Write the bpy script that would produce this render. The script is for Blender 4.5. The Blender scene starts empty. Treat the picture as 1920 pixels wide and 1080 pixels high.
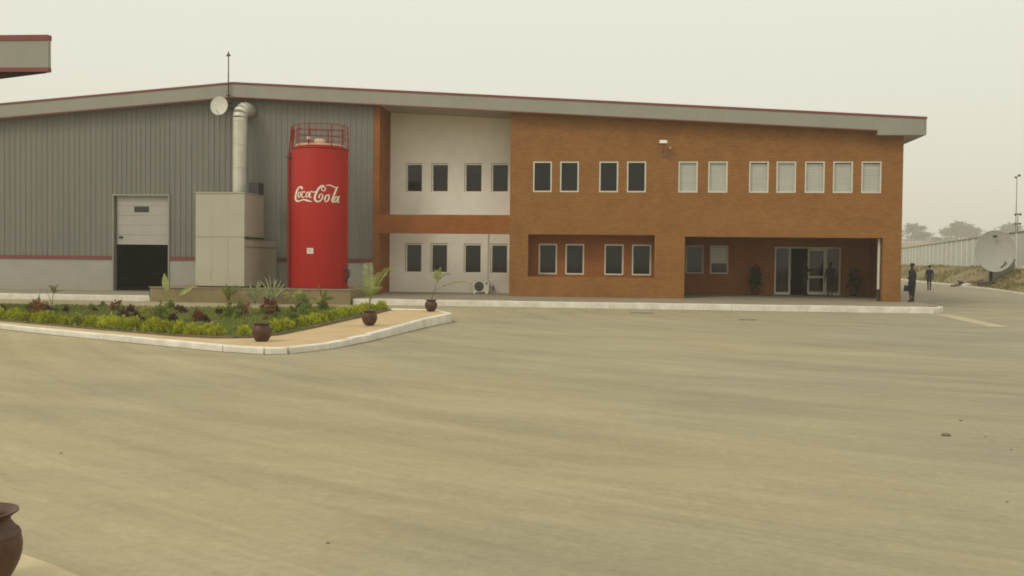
import bpy, bmesh, math, random
from mathutils import Vector, Matrix
R = math.radians
rnd = random.Random(7)
scene = bpy.context.scene
col = scene.collection

# ---------------------------------------------------------------- camera
CAM = Vector((0.0, -47.0, 1.94))
def cam_axes(yaw, pitch, roll):
    F = Vector((-math.sin(yaw)*math.cos(pitch), math.cos(yaw)*math.cos(pitch), math.sin(pitch)))
    r = Vector((math.cos(yaw), math.sin(yaw), 0)); u = r.cross(F)
    return (math.cos(roll)*r + math.sin(roll)*u, -math.sin(roll)*r + math.cos(roll)*u, F)
cr, cu, cf = cam_axes(R(6.2527), R(-1.5076), R(.61678))
cam_d = bpy.data.cameras.new('camera'); cam = bpy.data.objects.new('camera', cam_d); col.objects.link(cam)
cam.matrix_world = Matrix(((cr.x, cu.x, -cf.x, CAM.x), (cr.y, cu.y, -cf.y, CAM.y), (cr.z, cu.z, -cf.z, CAM.z), (0, 0, 0, 1)))
cam_d.sensor_width = 36; cam_d.lens = 36*1900/1920; cam_d.clip_start = .05; cam_d.clip_end = 4000
scene.camera = cam

# ---------------------------------------------------------------- sky and sun
SUN_EL, SUN_AZ = R(43), R(222)      # azimuth clockwise from +Y: the sun stands behind the camera, to the left
wd = bpy.data.worlds.new('World'); scene.world = wd; wd.use_nodes = True
nt = wd.node_tree; nt.nodes.clear()
wo = nt.nodes.new('ShaderNodeOutputWorld'); bg = nt.nodes.new('ShaderNodeBackground')
sky = nt.nodes.new('ShaderNodeTexSky'); sky.sky_type = 'NISHITA'; sky.sun_disc = False
sky.sun_elevation = SUN_EL; sky.sun_rotation = SUN_AZ; sky.dust_density = 8; sky.air_density = 1.5; sky.ozone_density = 1
mx = nt.nodes.new('ShaderNodeMix'); mx.data_type = 'RGBA'; mx.inputs[0].default_value = .86
# dust haze veils the whole sky; like any overcast it brightens evenly towards the zenith
tc = nt.nodes.new('ShaderNodeTexCoord'); sx = nt.nodes.new('ShaderNodeSeparateXYZ'); nt.links.new(tc.outputs['Generated'], sx.inputs[0])
mr_ = nt.nodes.new('ShaderNodeMapRange'); mr_.inputs[1].default_value = -.05; mr_.inputs[2].default_value = 1; mr_.inputs[3].default_value = .93; mr_.inputs[4].default_value = 1.3; nt.links.new(sx.outputs[2], mr_.inputs[0])
vm = nt.nodes.new('ShaderNodeVectorMath'); vm.operation = 'SCALE'; vm.inputs[0].default_value = (9.15, 9.0, 7.75); nt.links.new(mr_.outputs[0], vm.inputs['Scale'])
nt.links.new(sky.outputs[0], mx.inputs[6]); nt.links.new(vm.outputs[0], mx.inputs[7])
nt.links.new(mx.outputs[2], bg.inputs[0]); bg.inputs[1].default_value = .1
nt.links.new(bg.outputs[0], wo.inputs[0])
sun_d = bpy.data.lights.new('sun', 'SUN'); sun_d.energy = .9; sun_d.angle = R(15); sun_d.color = (1, .93, .78)
sun = bpy.data.objects.new('sun', sun_d); col.objects.link(sun)
sdir = Vector((math.sin(SUN_AZ)*math.cos(SUN_EL), math.cos(SUN_AZ)*math.cos(SUN_EL), math.sin(SUN_EL)))
sun.rotation_euler = sdir.to_track_quat('Z', 'Y').to_euler(); sun.location = (-20, -40, 40)
scene.view_settings.view_transform = 'Standard'; scene.view_settings.look = 'None'
scene.view_settings.exposure = 0; scene.view_settings.gamma = 1
scene.cycles.max_bounces = 8; scene.cycles.volume_bounces = 1; scene.cycles.transparent_max_bounces = 12
scene.cycles.use_denoising = True; scene.cycles.caustics_reflective = False; scene.cycles.caustics_refractive = False
scene.cycles.filter_width = 1.8

# ---------------------------------------------------------------- mesh helpers
class MB:
    def __init__(s): s.v = []; s.f = []
    def quad(s, *p):
        n = len(s.v); s.v += [tuple(q) for q in p]; s.f.append(tuple(range(n, n+len(p)))); return s
    def box(s, x0, x1, y0, y1, z0, z1):
        return s.hexa([(x0,y0,z0),(x1,y0,z0),(x1,y1,z0),(x0,y1,z0),(x0,y0,z1),(x1,y0,z1),(x1,y1,z1),(x0,y1,z1)])
    def hexa(s, p):
        n = len(s.v); s.v += [tuple(q) for q in p]
        for q in ((0,3,2,1),(4,5,6,7),(0,1,5,4),(1,2,6,5),(2,3,7,6),(3,0,4,7)): s.f.append(tuple(n+i for i in q))
        return s
    def prism(s, poly, z0, z1):
        k = len(poly); n = len(s.v)
        z0f = z0 if callable(z0) else (lambda x, y: z0); z1f = z1 if callable(z1) else (lambda x, y: z1)
        s.v += [(x, y, z0f(x, y)) for x, y in poly] + [(x, y, z1f(x, y)) for x, y in poly]
        s.f.append(tuple(n+i for i in range(k-1, -1, -1))); s.f.append(tuple(n+k+i for i in range(k)))
        for i in range(k): j = (i+1) % k; s.f.append((n+i, n+j, n+k+j, n+k+i))
        return s
    def tube(s, pts, r, n=8, caps=True):
        pts = [Vector(p) for p in pts]; rs = r if isinstance(r, (list, tuple)) else [r]*len(pts)
        base = len(s.v)
        for i, p in enumerate(pts):
            d = (pts[min(i+1, len(pts)-1)] - pts[max(i-1, 0)]).normalized()
            a = Vector((0, 0, 1)) if abs(d.z) < .9 else Vector((1, 0, 0))
            e1 = d.cross(a).normalized(); e2 = d.cross(e1)
            for k in range(n):
                t = 2*math.pi*k/n; s.v.append(tuple(p + rs[i]*(math.cos(t)*e1 + math.sin(t)*e2)))
        for i in range(len(pts)-1):
            for k in range(n):
                a, b = base+i*n+k, base+i*n+(k+1) % n; s.f.append((a, b, b+n, a+n))
        if caps:
            s.f.append(tuple(base+k for k in range(n-1, -1, -1))); s.f.append(tuple(base+(len(pts)-1)*n+k for k in range(n)))
        return s
    def lathe(s, prof, n=32, c=(0, 0, 0), sx=1, sy=1):
        base = len(s.v)
        for r_, z in prof:
            for k in range(n):
                t = 2*math.pi*k/n; s.v.append((c[0]+sx*r_*math.cos(t), c[1]+sy*r_*math.sin(t), c[2]+z))
        for i in range(len(prof)-1):
            for k in range(n):
                a, b = base+i*n+k, base+i*n+(k+1) % n; s.f.append((a, b, b+n, a+n))
        return s
ORG = {}
def link(o, parent=None):
    col.objects.link(o)
    if parent is not None: o.parent = parent
    return o
def mesh(name, mb, mat, smooth=None, shift=None):
    me = bpy.data.meshes.new(name)
    v = mb.v if shift is None else [(a-shift[0], b-shift[1], c-shift[2]) for a, b, c in mb.v]
    me.from_pydata(v, [], mb.f); me.update()
    bm = bmesh.new(); bm.from_mesh(me); bmesh.ops.recalc_face_normals(bm, faces=bm.faces) if smooth != 'raw' else None
    bm.to_mesh(me); bm.free()
    if smooth and smooth != 'raw': me.shade_smooth(); me.set_sharp_from_angle(angle=R(smooth))
    if mat is not None: me.materials.append(mat)
    return me
def tag(o, label=None, cat=None, group=None, kind=None):
    if label: o['label'] = label
    if cat: o['category'] = cat
    if group: o['group'] = group
    if kind: o['kind'] = kind
    return o
def empty(name, loc, label=None, cat=None, group=None):
    o = bpy.data.objects.new(name, None); o.location = loc; o.empty_display_size = .3; col.objects.link(o); ORG[o.name] = Vector(loc)
    return tag(o, label, cat, group)
def obj(name, mb, mat, parent=None, smooth=None, **k):
    """mesh object; geometry is given in world metres, children are re-based on their thing's origin"""
    org = ORG[parent.name] if parent is not None else None
    o = bpy.data.objects.new(name, mesh(name, mb, mat, smooth, org)); link(o, parent)
    ORG[o.name] = org if org is not None else Vector((0, 0, 0))
    return tag(o, **k)
def copy_tree(o, parent=None):
    c = o.copy(); col.objects.link(c); c.parent = parent
    for ch in o.children: copy_tree(ch, c)
    return c

# ---------------------------------------------------------------- materials
MATS = {}
def mat(name, c1, c2=None, scale=3., rough=.8, bump=0., bscale=None, metal=0., spec=.3, detail=5, stretch=(1, 1, 1), objrand=0., dust=None):
    m = bpy.data.materials.new(name); m.use_nodes = True; MATS[name] = m
    n = m.node_tree.nodes; l = m.node_tree.links; b = n['Principled BSDF']
    b.inputs['Roughness'].default_value = rough; b.inputs['Metallic'].default_value = metal; b.inputs['Specular IOR Level'].default_value = spec
    if c2 is None: c2 = tuple(x*.85 for x in c1)
    geo = n.new('ShaderNodeNewGeometry'); mp = n.new('ShaderNodeMapping'); mp.inputs['Scale'].default_value = stretch
    l.new(geo.outputs['Position'], mp.inputs[0])
    nz = n.new('ShaderNodeTexNoise'); nz.inputs['Scale'].default_value = scale; nz.inputs['Detail'].default_value = detail; nz.inputs['Roughness'].default_value = .62
    l.new(mp.outputs[0], nz.inputs['Vector'])
    rp = n.new('ShaderNodeValToRGB'); rp.color_ramp.elements[0].position = .32; rp.color_ramp.elements[1].position = .68
    rp.color_ramp.elements[0].color = (*c2, 1); rp.color_ramp.elements[1].color = (*c1, 1)
    l.new(nz.outputs[0], rp.inputs[0]); out = rp.outputs[0]
    if objrand:
        oi = n.new('ShaderNodeObjectInfo'); mr = n.new('ShaderNodeMapRange'); mr.inputs[3].default_value = 1-objrand; mr.inputs[4].default_value = 1+objrand
        l.new(oi.outputs['Random'], mr.inputs[0]); mu = n.new('ShaderNodeMix'); mu.data_type = 'RGBA'; mu.blend_type = 'MULTIPLY'; mu.inputs[0].default_value = 1
        l.new(out, mu.inputs[6]); l.new(mr.outputs[0], mu.inputs[7]); out = mu.outputs[2]
    if dust:      # (colour, z_low, z_high, amount): dust splashed on the foot of things, broken up by noise
        sp = n.new('ShaderNodeSeparateXYZ'); l.new(geo.outputs['Position'], sp.inputs[0])
        mr = n.new('ShaderNodeMapRange'); mr.inputs[1].default_value = dust[2]; mr.inputs[2].default_value = dust[1]; mr.inputs[3].default_value = 0; mr.inputs[4].default_value = dust[3]
        l.new(sp.outputs[2], mr.inputs[0]); mm = n.new('ShaderNodeMath'); mm.operation = 'MULTIPLY'; l.new(mr.outputs[0], mm.inputs[0]); l.new(nz.outputs[0], mm.inputs[1])
        mu = n.new('ShaderNodeMix'); mu.data_type = 'RGBA'; l.new(mm.outputs[0], mu.inputs[0]); l.new(out, mu.inputs[6]); mu.inputs[7].default_value = (*dust[0], 1); out = mu.outputs[2]
    l.new(out, b.inputs['Base Color'])
    if bump:
        nb = n.new('ShaderNodeTexNoise'); nb.inputs['Scale'].default_value = bscale or scale*8; nb.inputs['Detail'].default_value = 4
        l.new(geo.outputs['Position'], nb.inputs['Vector']); bp = n.new('ShaderNodeBump'); bp.inputs['Strength'].default_value = bump; bp.inputs['Distance'].default_value = .02
        l.new(nb.outputs[0], bp.inputs['Height']); l.new(bp.outputs[0], b.inputs['Normal'])
    return m
DUST = (.42, .33, .2)
plaster = mat('plaster', (.88, .84, .75), (.80, .76, .68), 1.2, .85, .15, 40, dust=(DUST, .3, 1.2, .5))
plinth_white = mat('plinth_paint', (.375, .368, .33), (.335, .328, .295), 1.5, .8, .15, 40, dust=(DUST, .3, 1.0, .6))
clad = mat('clad_paint', (.198, .196, .172), (.178, .176, .154), .9, .5, spec=.4, stretch=(1, 1, .25))
fasc_m = mat('fascia_paint', (.305, .30, .255), (.275, .27, .23), .8, .5, spec=.4, stretch=(1, 1, .5))
soff_m = mat('soffit_paint', (.4, .38, .32), (.36, .34, .29), 1, .7)
red_trim = mat('red_trim', (.23, .055, .06), (.19, .045, .05), 2, .5, spec=.4)
roof_m = mat('roof_sheet', (.3, .29, .26), None, 1, .5)
frame_m = mat('window_frame', (.66, .65, .56), (.58, .57, .5), 3, .45, spec=.4)
blind_m = mat('blind', (.72, .72, .69), (.64, .64, .61), 1.5, .8, stretch=(.4, .4, 3))
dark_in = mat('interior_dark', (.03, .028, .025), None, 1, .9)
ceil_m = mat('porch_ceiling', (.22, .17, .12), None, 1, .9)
door_w = mat('door_sheet', (.43, .42, .38), (.385, .38, .345), 1.5, .5, spec=.4)
kerb_w = mat('kerb_whitewash', (.82, .79, .71), (.62, .575, .49), 2.0, .85, .2, 30)
conc = mat('concrete', (.36, .31, .23), (.29, .25, .18), 1.6, .9, .2, 30)
walk_m = mat('walkway_concrete', (.31, .265, .195), (.25, .215, .155), 1.3, .9, .2, 25)
plin_m = mat('plinth_concrete', (.30, .235, .13), (.21, .17, .09), 1.1, .9, .2, 20, stretch=(1, 1, .6))
sand_m = mat('sandy_path', (.56, .42, .235), (.46, .34, .19), 2.0, .95, .25, 30)
soil_m = mat('bed_soil', (.21, .15, .085), (.13, .1, .06), 3, .95, .4, 20)
tank_m = mat('tank_red', (.40, .012, .008), (.34, .011, .008), .8, .5, spec=.2, stretch=(1, 1, .3))
tank_p = mat('tank_pipe', (.27, .016, .012), None, 2, .5)
letter_m = mat('white_lettering', (.86, .83, .72), (.78, .75, .65), 6, .5)
cab_m = mat('cabinet_enamel', (.475, .455, .37), (.435, .415, .335), 1.0, .5, spec=.35, dust=(DUST, .5, 1.5, .5))
galv = mat('galvanised_duct', (.68, .66, .55), (.52, .50, .42), 2.5, .42, metal=.25, spec=.5, stretch=(1, 1, .6))
steel = mat('grey_steel', (.25, .24, .21), None, 3, .5, metal=.4)
dkmet = mat('dark_metal', (.055, .05, .045), None, 3, .6)
dish_m = mat('dish_paint', (.62, .62, .54), (.55, .55, .48), 3, .5)
bigdish_m = mat('mesh_dish', (.38, .375, .335), (.34, .335, .30), 3, .6)
clay = mat('terracotta', (.105, .048, .028), (.06, .03, .019), 9, .45, .3, 20, spec=.35)
white_pl = mat('white_plastic', (.68, .66, .56), None, 3, .4, dust=(DUST, .3, .9, .4))
bark = mat('bark', (.13, .1, .07), (.08, .06, .045), 8, .9, .3, 20)
stem_m = mat('stem_green', (.16, .17, .06), None, 8, .7)
leaf_lime = mat('leaf_lime', (.50, .50, .03), (.27, .32, .025), 9, .6, objrand=.3)
leaf_green = mat('leaf_green', (.21, .25, .05), (.12, .165, .04), 9, .6, objrand=.3)
leaf_pur = mat('leaf_purple', (.12, .05, .055), (.075, .045, .04), 9, .6, objrand=.3)
leaf_red = mat('leaf_red', (.34, .10, .055), (.20, .10, .05), 8, .6, objrand=.3)
leaf_palm = mat('leaf_palm', (.50, .52, .22), (.25, .32, .08), 5, .5, objrand=.1)
leaf_var = mat('leaf_variegated', (.55, .57, .36), (.13, .18, .05), 16, .5)
leaf_dark = mat('leaf_dark', (.05, .07, .025), (.03, .04, .016), 9, .6)
grass_m = mat('lawn_grass', (.25, .285, .06), (.16, .21, .05), 2.5, .8)
dry_m = mat('dry_grass', (.30, .235, .09), (.19, .18, .055), .5, .9)
bankm = mat('bank_soil', (.26, .2, .105), (.19, .165, .075), .4, .95, .3, 8)
far_leaf = mat('far_foliage', (.13, .125, .075), (.085, .085, .055), .3, .8, objrand=.3)
panel_m = mat('wall_panel', (.50, .50, .455), (.455, .455, .415), .7, .85, objrand=.02)
post_m = mat('wall_post', (.78, .76, .68), None, 2, .8)
cop_m = mat('wall_coping', (.22, .2, .17), None, 2, .8)
wood_m = mat('timber', (.16, .09, .06), (.09, .055, .045), 5, .8)
rag_m = mat('pale_sack', (.6, .56, .46), None, 5, .8)
skin_m = mat('skin', (.075, .04, .025), None, 5, .5)
cloth_blk = mat('dark_cloth', (.022, .021, .026), (.014, .014, .018), 6, .9)
cloth_navy = mat('navy_cloth', (.03, .031, .05), (.02, .021, .034), 6, .9)
cloth_mar = mat('maroon_cloth', (.05, .02, .022), None, 6, .9)
shirt_m = mat('pale_shirt', (.5, .48, .44), None, 6, .8)
hair_m = mat('black_hair', (.01, .009, .008), None, 20, .7)
paint_line = mat('worn_line_paint', (.52, .45, .30), (.37, .315, .205), 1.6, .9)
stain_m = mat('iron_grate', (.2, .165, .11), (.13, .105, .07), 5, .8)
for m_ in (leaf_lime, leaf_green, leaf_pur, leaf_red, leaf_palm, leaf_var, leaf_dark, grass_m, dry_m):
    n_ = m_.node_tree.nodes; l_ = m_.node_tree.links; b_ = n_['Principled BSDF']; tr_ = n_.new('ShaderNodeBsdfTranslucent'); ms_ = n_.new('ShaderNodeMixShader'); ms_.inputs[0].default_value = .35
    l_.new(b_.inputs['Base Color'].links[0].from_socket, tr_.inputs[0]); l_.new(b_.outputs[0], ms_.inputs[1]); l_.new(tr_.outputs[0], ms_.inputs[2]); l_.new(ms_.outputs[0], n_['Material Output'].inputs[0])
stone_m = mat('stone', (.2, .16, .11), None, 8, .9)

def brick_mat(name, ca, cb, cm):
    m = bpy.data.materials.new(name); m.use_nodes = True; n = m.node_tree.nodes; l = m.node_tree.links; b = n['Principled BSDF']
    b.inputs['Roughness'].default_value = .85; b.inputs['Specular IOR Level'].default_value = .2
    geo = n.new('ShaderNodeNewGeometry'); sp = n.new('ShaderNodeSeparateXYZ'); l.new(geo.outputs['Position'], sp.inputs[0])
    ad = n.new('ShaderNodeMath'); ad.operation = 'ADD'; l.new(sp.outputs[0], ad.inputs[0]); l.new(sp.outputs[1], ad.inputs[1])
    cb_ = n.new('ShaderNodeCombineXYZ'); l.new(ad.outputs[0], cb_.inputs[0]); l.new(sp.outputs[2], cb_.inputs[1])
    bt = n.new('ShaderNodeTexBrick'); l.new(cb_.outputs[0], bt.inputs['Vector']); bt.inputs['Scale'].default_value = 1
    bt.inputs['Brick Width'].default_value = .225; bt.inputs['Row Height'].default_value = .075; bt.inputs['Mortar Size'].default_value = .006
    bt.inputs['Color1'].default_value = (*ca, 1); bt.inputs['Color2'].default_value = (*cb, 1); bt.inputs['Mortar'].default_value = (*cm, 1); bt.inputs['Bias'].default_value = 0
    nz = n.new('ShaderNodeTexNoise'); nz.inputs['Scale'].default_value = .9; nz.inputs['Detail'].default_value = 8; nz.inputs['Roughness'].default_value = .65
    l.new(geo.outputs['Position'], nz.inputs['Vector'])
    mr = n.new('ShaderNodeMapRange'); mr.inputs[1].default_value = .3; mr.inputs[2].default_value = .7; mr.inputs[3].default_value = .88; mr.inputs[4].default_value = 1.12; l.new(nz.outputs[0], mr.inputs[0])
    mu = n.new('ShaderNodeMix'); mu.data_type = 'RGBA'; mu.blend_type = 'MULTIPLY'; mu.inputs[0].default_value = 1
    l.new(bt.outputs[0], mu.inputs[6]); l.new(mr.outputs[0], mu.inputs[7]); l.new(mu.outputs[2], b.inputs['Base Color'])
    bp = n.new('ShaderNodeBump'); bp.inputs['Strength'].default_value = .5; bp.inputs['Distance'].default_value = .008; bp.invert = True
    l.new(bt.outputs['Fac'], bp.inputs['Height']); l.new(bp.outputs[0], b.inputs['Normal'])
    return m
brick = brick_mat('orange_brick', (.298, .130, .037), (.238, .104, .030), (.30, .185, .08))
brick2 = brick_mat('red_orange_brick', (.315, .105, .026), (.25, .084, .022), (.28, .15, .057))

def glass_mat():
    m = bpy.data.materials.new('window_glass'); m.use_nodes = True; n = m.node_tree.nodes; l = m.node_tree.links; n.clear()
    o = n.new('ShaderNodeOutputMaterial'); t = n.new('ShaderNodeBsdfTransparent'); t.inputs[0].default_value = (.88, .88, .85, 1)
    g = n.new('ShaderNodeBsdfGlossy'); g.inputs['Roughness'].default_value = .04; g.inputs[0].default_value = (.66, .64, .64, 1)
    lw = n.new('ShaderNodeLayerWeight'); lw.inputs[0].default_value = .5; pw_ = n.new('ShaderNodeMath'); pw_.operation = 'POWER'; pw_.inputs[1].default_value = 5; l.new(lw.outputs['Facing'], pw_.inputs[0])
    fr = n.new('ShaderNodeMapRange'); fr.inputs[3].default_value = .055; fr.inputs[4].default_value = 1; l.new(pw_.outputs[0], fr.inputs[0])     # two faces of a thin sheet, same from both sides
    geo = n.new('ShaderNodeNewGeometry'); nz = n.new('ShaderNodeTexNoise'); nz.inputs['Scale'].default_value = 1.3; l.new(geo.outputs['Position'], nz.inputs['Vector'])
    bp = n.new('ShaderNodeBump'); bp.inputs['Strength'].default_value = .05; l.new(nz.outputs[0], bp.inputs['Height']); l.new(bp.outputs[0], g.inputs['Normal'])
    mx = n.new('ShaderNodeMixShader'); l.new(fr.outputs[0], mx.inputs[0]); l.new(t.outputs[0], mx.inputs[1]); l.new(g.outputs[0], mx.inputs[2]); l.new(mx.outputs[0], o.inputs[0])
    return m
glass = glass_mat()

def yard_mat():
    """dusty concrete yard: pale tan, with long faint tyre sweeps and darker scuffed patches"""
    m = bpy.data.materials.new('dusty_yard'); m.use_nodes = True; n = m.node_tree.nodes; l = m.node_tree.links; b = n['Principled BSDF']
    b.inputs['Roughness'].default_value = .9; b.inputs['Specular IOR Level'].default_value = .15
    geo = n.new('ShaderNodeNewGeometry')
    def tex(vec, scale, det, rough, dist):
        z = n.new('ShaderNodeTexNoise'); z.inputs['Scale'].default_value = scale; z.inputs['Detail'].default_value = det; z.inputs['Roughness'].default_value = rough; z.inputs['Distortion'].default_value = dist
        l.new(vec, z.inputs['Vector']); return z.outputs[0]
    def noise(scale, stretch, rot, det=5, rough=.6, dist=0.):
        m1 = n.new('ShaderNodeMapping'); m1.inputs['Rotation'].default_value = (0, 0, R(rot)); l.new(geo.outputs['Position'], m1.inputs[0])
        mp = n.new('ShaderNodeMapping'); mp.inputs['Scale'].default_value = stretch; l.new(m1.outputs[0], mp.inputs[0])
        return tex(mp.outputs[0], scale, det, rough, dist)
    def arcs(cx, cy, scale, along, det, dist):          # noise laid along circles round a turning point: tyres sweeping round
        sb = n.new('ShaderNodeVectorMath'); sb.operation = 'SUBTRACT'; sb.inputs[1].default_value = (cx, cy, 0); l.new(geo.outputs['Position'], sb.inputs[0])
        ln = n.new('ShaderNodeVectorMath'); ln.operation = 'LENGTH'; l.new(sb.outputs[0], ln.inputs[0]); sp_ = n.new('ShaderNodeSeparateXYZ'); l.new(sb.outputs[0], sp_.inputs[0])
        at = n.new('ShaderNodeMath'); at.operation = 'ARCTAN2'; l.new(sp_.outputs[1], at.inputs[0]); l.new(sp_.outputs[0], at.inputs[1])
        mu_ = n.new('ShaderNodeMath'); mu_.operation = 'MULTIPLY'; mu_.inputs[1].default_value = along; l.new(at.outputs[0], mu_.inputs[0])
        cb = n.new('ShaderNodeCombineXYZ'); l.new(mu_.outputs[0], cb.inputs[0]); l.new(ln.outputs['Value'], cb.inputs[1])
        return tex(cb.outputs[0], scale, det, .62, dist)
    def ramp(src, a, c, v0, v1):
        mr = n.new('ShaderNodeMapRange'); mr.inputs[1].default_value = a; mr.inputs[2].default_value = c; mr.inputs[3].default_value = v0; mr.inputs[4].default_value = v1; l.new(src, mr.inputs[0]); return mr.outputs[0]
    def mul(a, c):
        k = n.new('ShaderNodeMath'); k.operation = 'MULTIPLY'; l.new(a, k.inputs[0]); l.new(c, k.inputs[1]); return k.outputs[0]
    big = noise(.09, (1, 1, 1), 0, 4)
    streak1 = arcs(21, -2, 1.3, 3.0, 6, .25); streak2 = noise(.8, (.14, 1, 1), 10, 6, .62, .7); streak3 = arcs(16, -8, 4.2, 2.2, 6, .06); tracks = arcs(24, 2, 9.0, 1.6, 3, .03); trkmask = noise(.25, (.4, 1, 1), 28, 4, .6, .4)
    fine = noise(13, (1, 1, 1), 0, 8, .78); patch = noise(.42, (.45, 1, 1), 24, 8, .7, .6); grit = noise(4, (1, 1, 1), 0, 12, .95)
    v = mul(ramp(streak1, .3, .68, .87, 1.06), ramp(streak2, .3, .7, .92, 1.06))
    mt = n.new('ShaderNodeMix'); mt.data_type = 'FLOAT'; l.new(ramp(trkmask, .42, .62, 0, 1), mt.inputs[0]); mt.inputs[2].default_value = 1; l.new(ramp(tracks, .36, .60, .94, 1.02), mt.inputs[3]); v = mul(v, mt.outputs[0])   # single wheel marks, here and there
    v = mul(v, ramp(streak3, .3, .68, .96, 1.025)); v = mul(v, ramp(fine, .25, .75, .86, 1.13)); v = mul(v, ramp(patch, .3, .7, .86, 1.08)); v = mul(v, ramp(grit, .3, .7, .84, 1.16))
    mx = n.new('ShaderNodeMix'); mx.data_type = 'RGBA'; sp = n.new('ShaderNodeSeparateXYZ'); l.new(geo.outputs['Position'], sp.inputs[0])      # greyer to the right: lens falloff and colour cast painted into the yard
    ad = n.new('ShaderNodeMath'); ad.operation = 'ADD'; ad.use_clamp = True; l.new(ramp(big, .3, .7, -.3, .5), ad.inputs[0]); l.new(ramp(sp.outputs[0], 12, -10, 0, .8), ad.inputs[1]); l.new(ad.outputs[0], mx.inputs[0])
    mx.inputs[6].default_value = (.308, .276, .198, 1); mx.inputs[7].default_value = (.40, .342, .207, 1)
    mu = n.new('ShaderNodeMix'); mu.data_type = 'RGBA'; mu.blend_type = 'MULTIPLY'; mu.inputs[0].default_value = 1; l.new(mx.outputs[2], mu.inputs[6]); l.new(v, mu.inputs[7])
    l.new(mu.outputs[2], b.inputs['Base Color'])
    bp = n.new('ShaderNodeBump'); bp.inputs['Strength'].default_value = .25; bp.inputs['Distance'].default_value = .01; l.new(fine, bp.inputs['Height']); l.new(bp.outputs[0], b.inputs['Normal'])
    return m
yard_m = yard_mat()

# ---------------------------------------------------------------- ground
def ss(t): t = max(0., min(1., t)); return t*t*(3-2*t)
def xk(y): return 23.28 + .13*(y-15)                       # edge of the service road on the right
def gz(x, y):
    z = min(.36, max(0., .013*(y+5)))*ss((x-13.4)/4)
    z += 1.62*ss((x-xk(y)-.3)/4.4)*ss((y+25)/30)
    z += 17*ss((y-150)/600)*ss((x+60)/120)
    return z
us = [-800, -500, -300, -200, -140, -100, -80] + [-70+2.5*i for i in range(20)] + [-20+i for i in range(20)] + [0, .3, 1, 1.6, 2.2, 2.8, 3.4, 4, 4.7, 6, 9, 12, 20, 40, 80, 140, 220, 350, 500, 700]
ys = [-300, -150, -80, -60] + [-52+2*i for i in range(36)] + [20+5*i for i in range(20)] + [125, 150, 180, 220, 260, 300, 350, 400, 460, 520, 600, 760, 900, 1050, 1200]
gb = MB(); W = len(us)
for y in ys:
    for u in us: x = u+xk(y); gb.v.append((x, y, gz(x, y)))
fm = []
for j in range(len(ys)-1):
    for i in range(W-1):
        gb.f.append((j*W+i, j*W+i+1, j*W+W+i+1, j*W+W+i)); fm.append(0 if us[i+1] <= 0 and ys[j+1] <= 125 and us[i] >= -140 else 1)
ground = obj('ground', gb, yard_m, smooth='raw', kind='structure')
ground.data.materials.append(bankm)
for p, k in zip(ground.data.polygons, fm): p.material_index = k; p.use_smooth = True

# walkway along the building, with its kerbstones
def wz(x, y): return .25 + (y+4.3)*.014 if y < 0 else .31 + y*.031
wb = MB()
for y0, y1, x0, x1 in ((-4.28, -3.2, -44, 12.5), (-3.2, 0, -44, 13.05), (0, 4.35, -12.2, 13.05)):
    wb.hexa([(x0, y0, -.05), (x1, y0, -.05), (x1, y1, -.05), (x0, y1, -.05), (x0, y0, wz(0, y0)), (x1, y0, wz(0, y0)), (x1, y1, wz(0, y1)), (x0, y1, wz(0, y1))])
wb.hexa([(12.3, 4.35, -.05), (13.05, 4.35, -.05), (13.05, 40, -.05), (12.3, 40, -.05), (12.3, 4.35, .444), (13.05, 4.35, .444), (13.05, 40, .444), (12.3, 40, .444)])
walkway = obj('walkway', wb, walk_m, kind='structure')
def stone_mesh(L, w, h0, h1, bev=.018):
    """one kerbstone lying along +X, rounded upper arrises"""
    b = MB(); prof = [(-w/2, -.06), (-w/2, h0-bev), (-w/2+bev, h0), (w/2-bev, h1), (w/2, h1-bev), (w/2, -.06)]
    n = len(prof)
    for x in (-L/2+.003, L/2-.003):
        b.v += [(x, y, z) for y, z in prof]
    for i in range(n): j = (i+1) % n; b.f.append((i, j, n+j, n+i))
    b.f.append(tuple(range(n-1, -1, -1))); b.f.append(tuple(range(n, 2*n)))
    return mesh('kerbstone', b, kerb_w)
def kerb_run(parent, pts, hfun, step=1.0, w=.18, share=None):
    for (xa, ya), (xb, yb) in zip(pts[:-1], pts[1:]):
        d = math.hypot(xb-xa, yb-ya); k = max(1, round(d/step)); L = d/k
        for i in range(k):
            t = (i+.5)/k; x, y = xa+(xb-xa)*t, ya+(yb-ya)*t
            key = (round(L, 3), round(hfun(x, y), 2)) if share is not None else None
            me = share.get(key) if share is not None else None
            if me is None:
                me = stone_mesh(L, w, hfun(x, y), hfun(x, y))
                if share is not None: share[key] = me
            o = bpy.data.objects.new('kerbstone', me); link(o, parent); o.location = (x+rnd.uniform(-.004, .004), y+rnd.uniform(-.006, .006), gz(x, y)+rnd.uniform(-.006, .006)); o.rotation_euler = (0, 0, math.atan2(yb-ya, xb-xa)+rnd.uniform(-.004, .004))
ksh = {}
kerb_run(walkway, [(-44, -4.37), (-20.66, -4.37)], lambda x, y: .262, share=ksh)
kerb_run(walkway, [(-11.55, -4.37), (12.5, -4.37)], lambda x, y: .262, share=ksh)
kerb_run(walkway, [(12.56, -4.30), (13.13, -3.25), (13.13, 20)], lambda x, y: .25, share=ksh)

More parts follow.
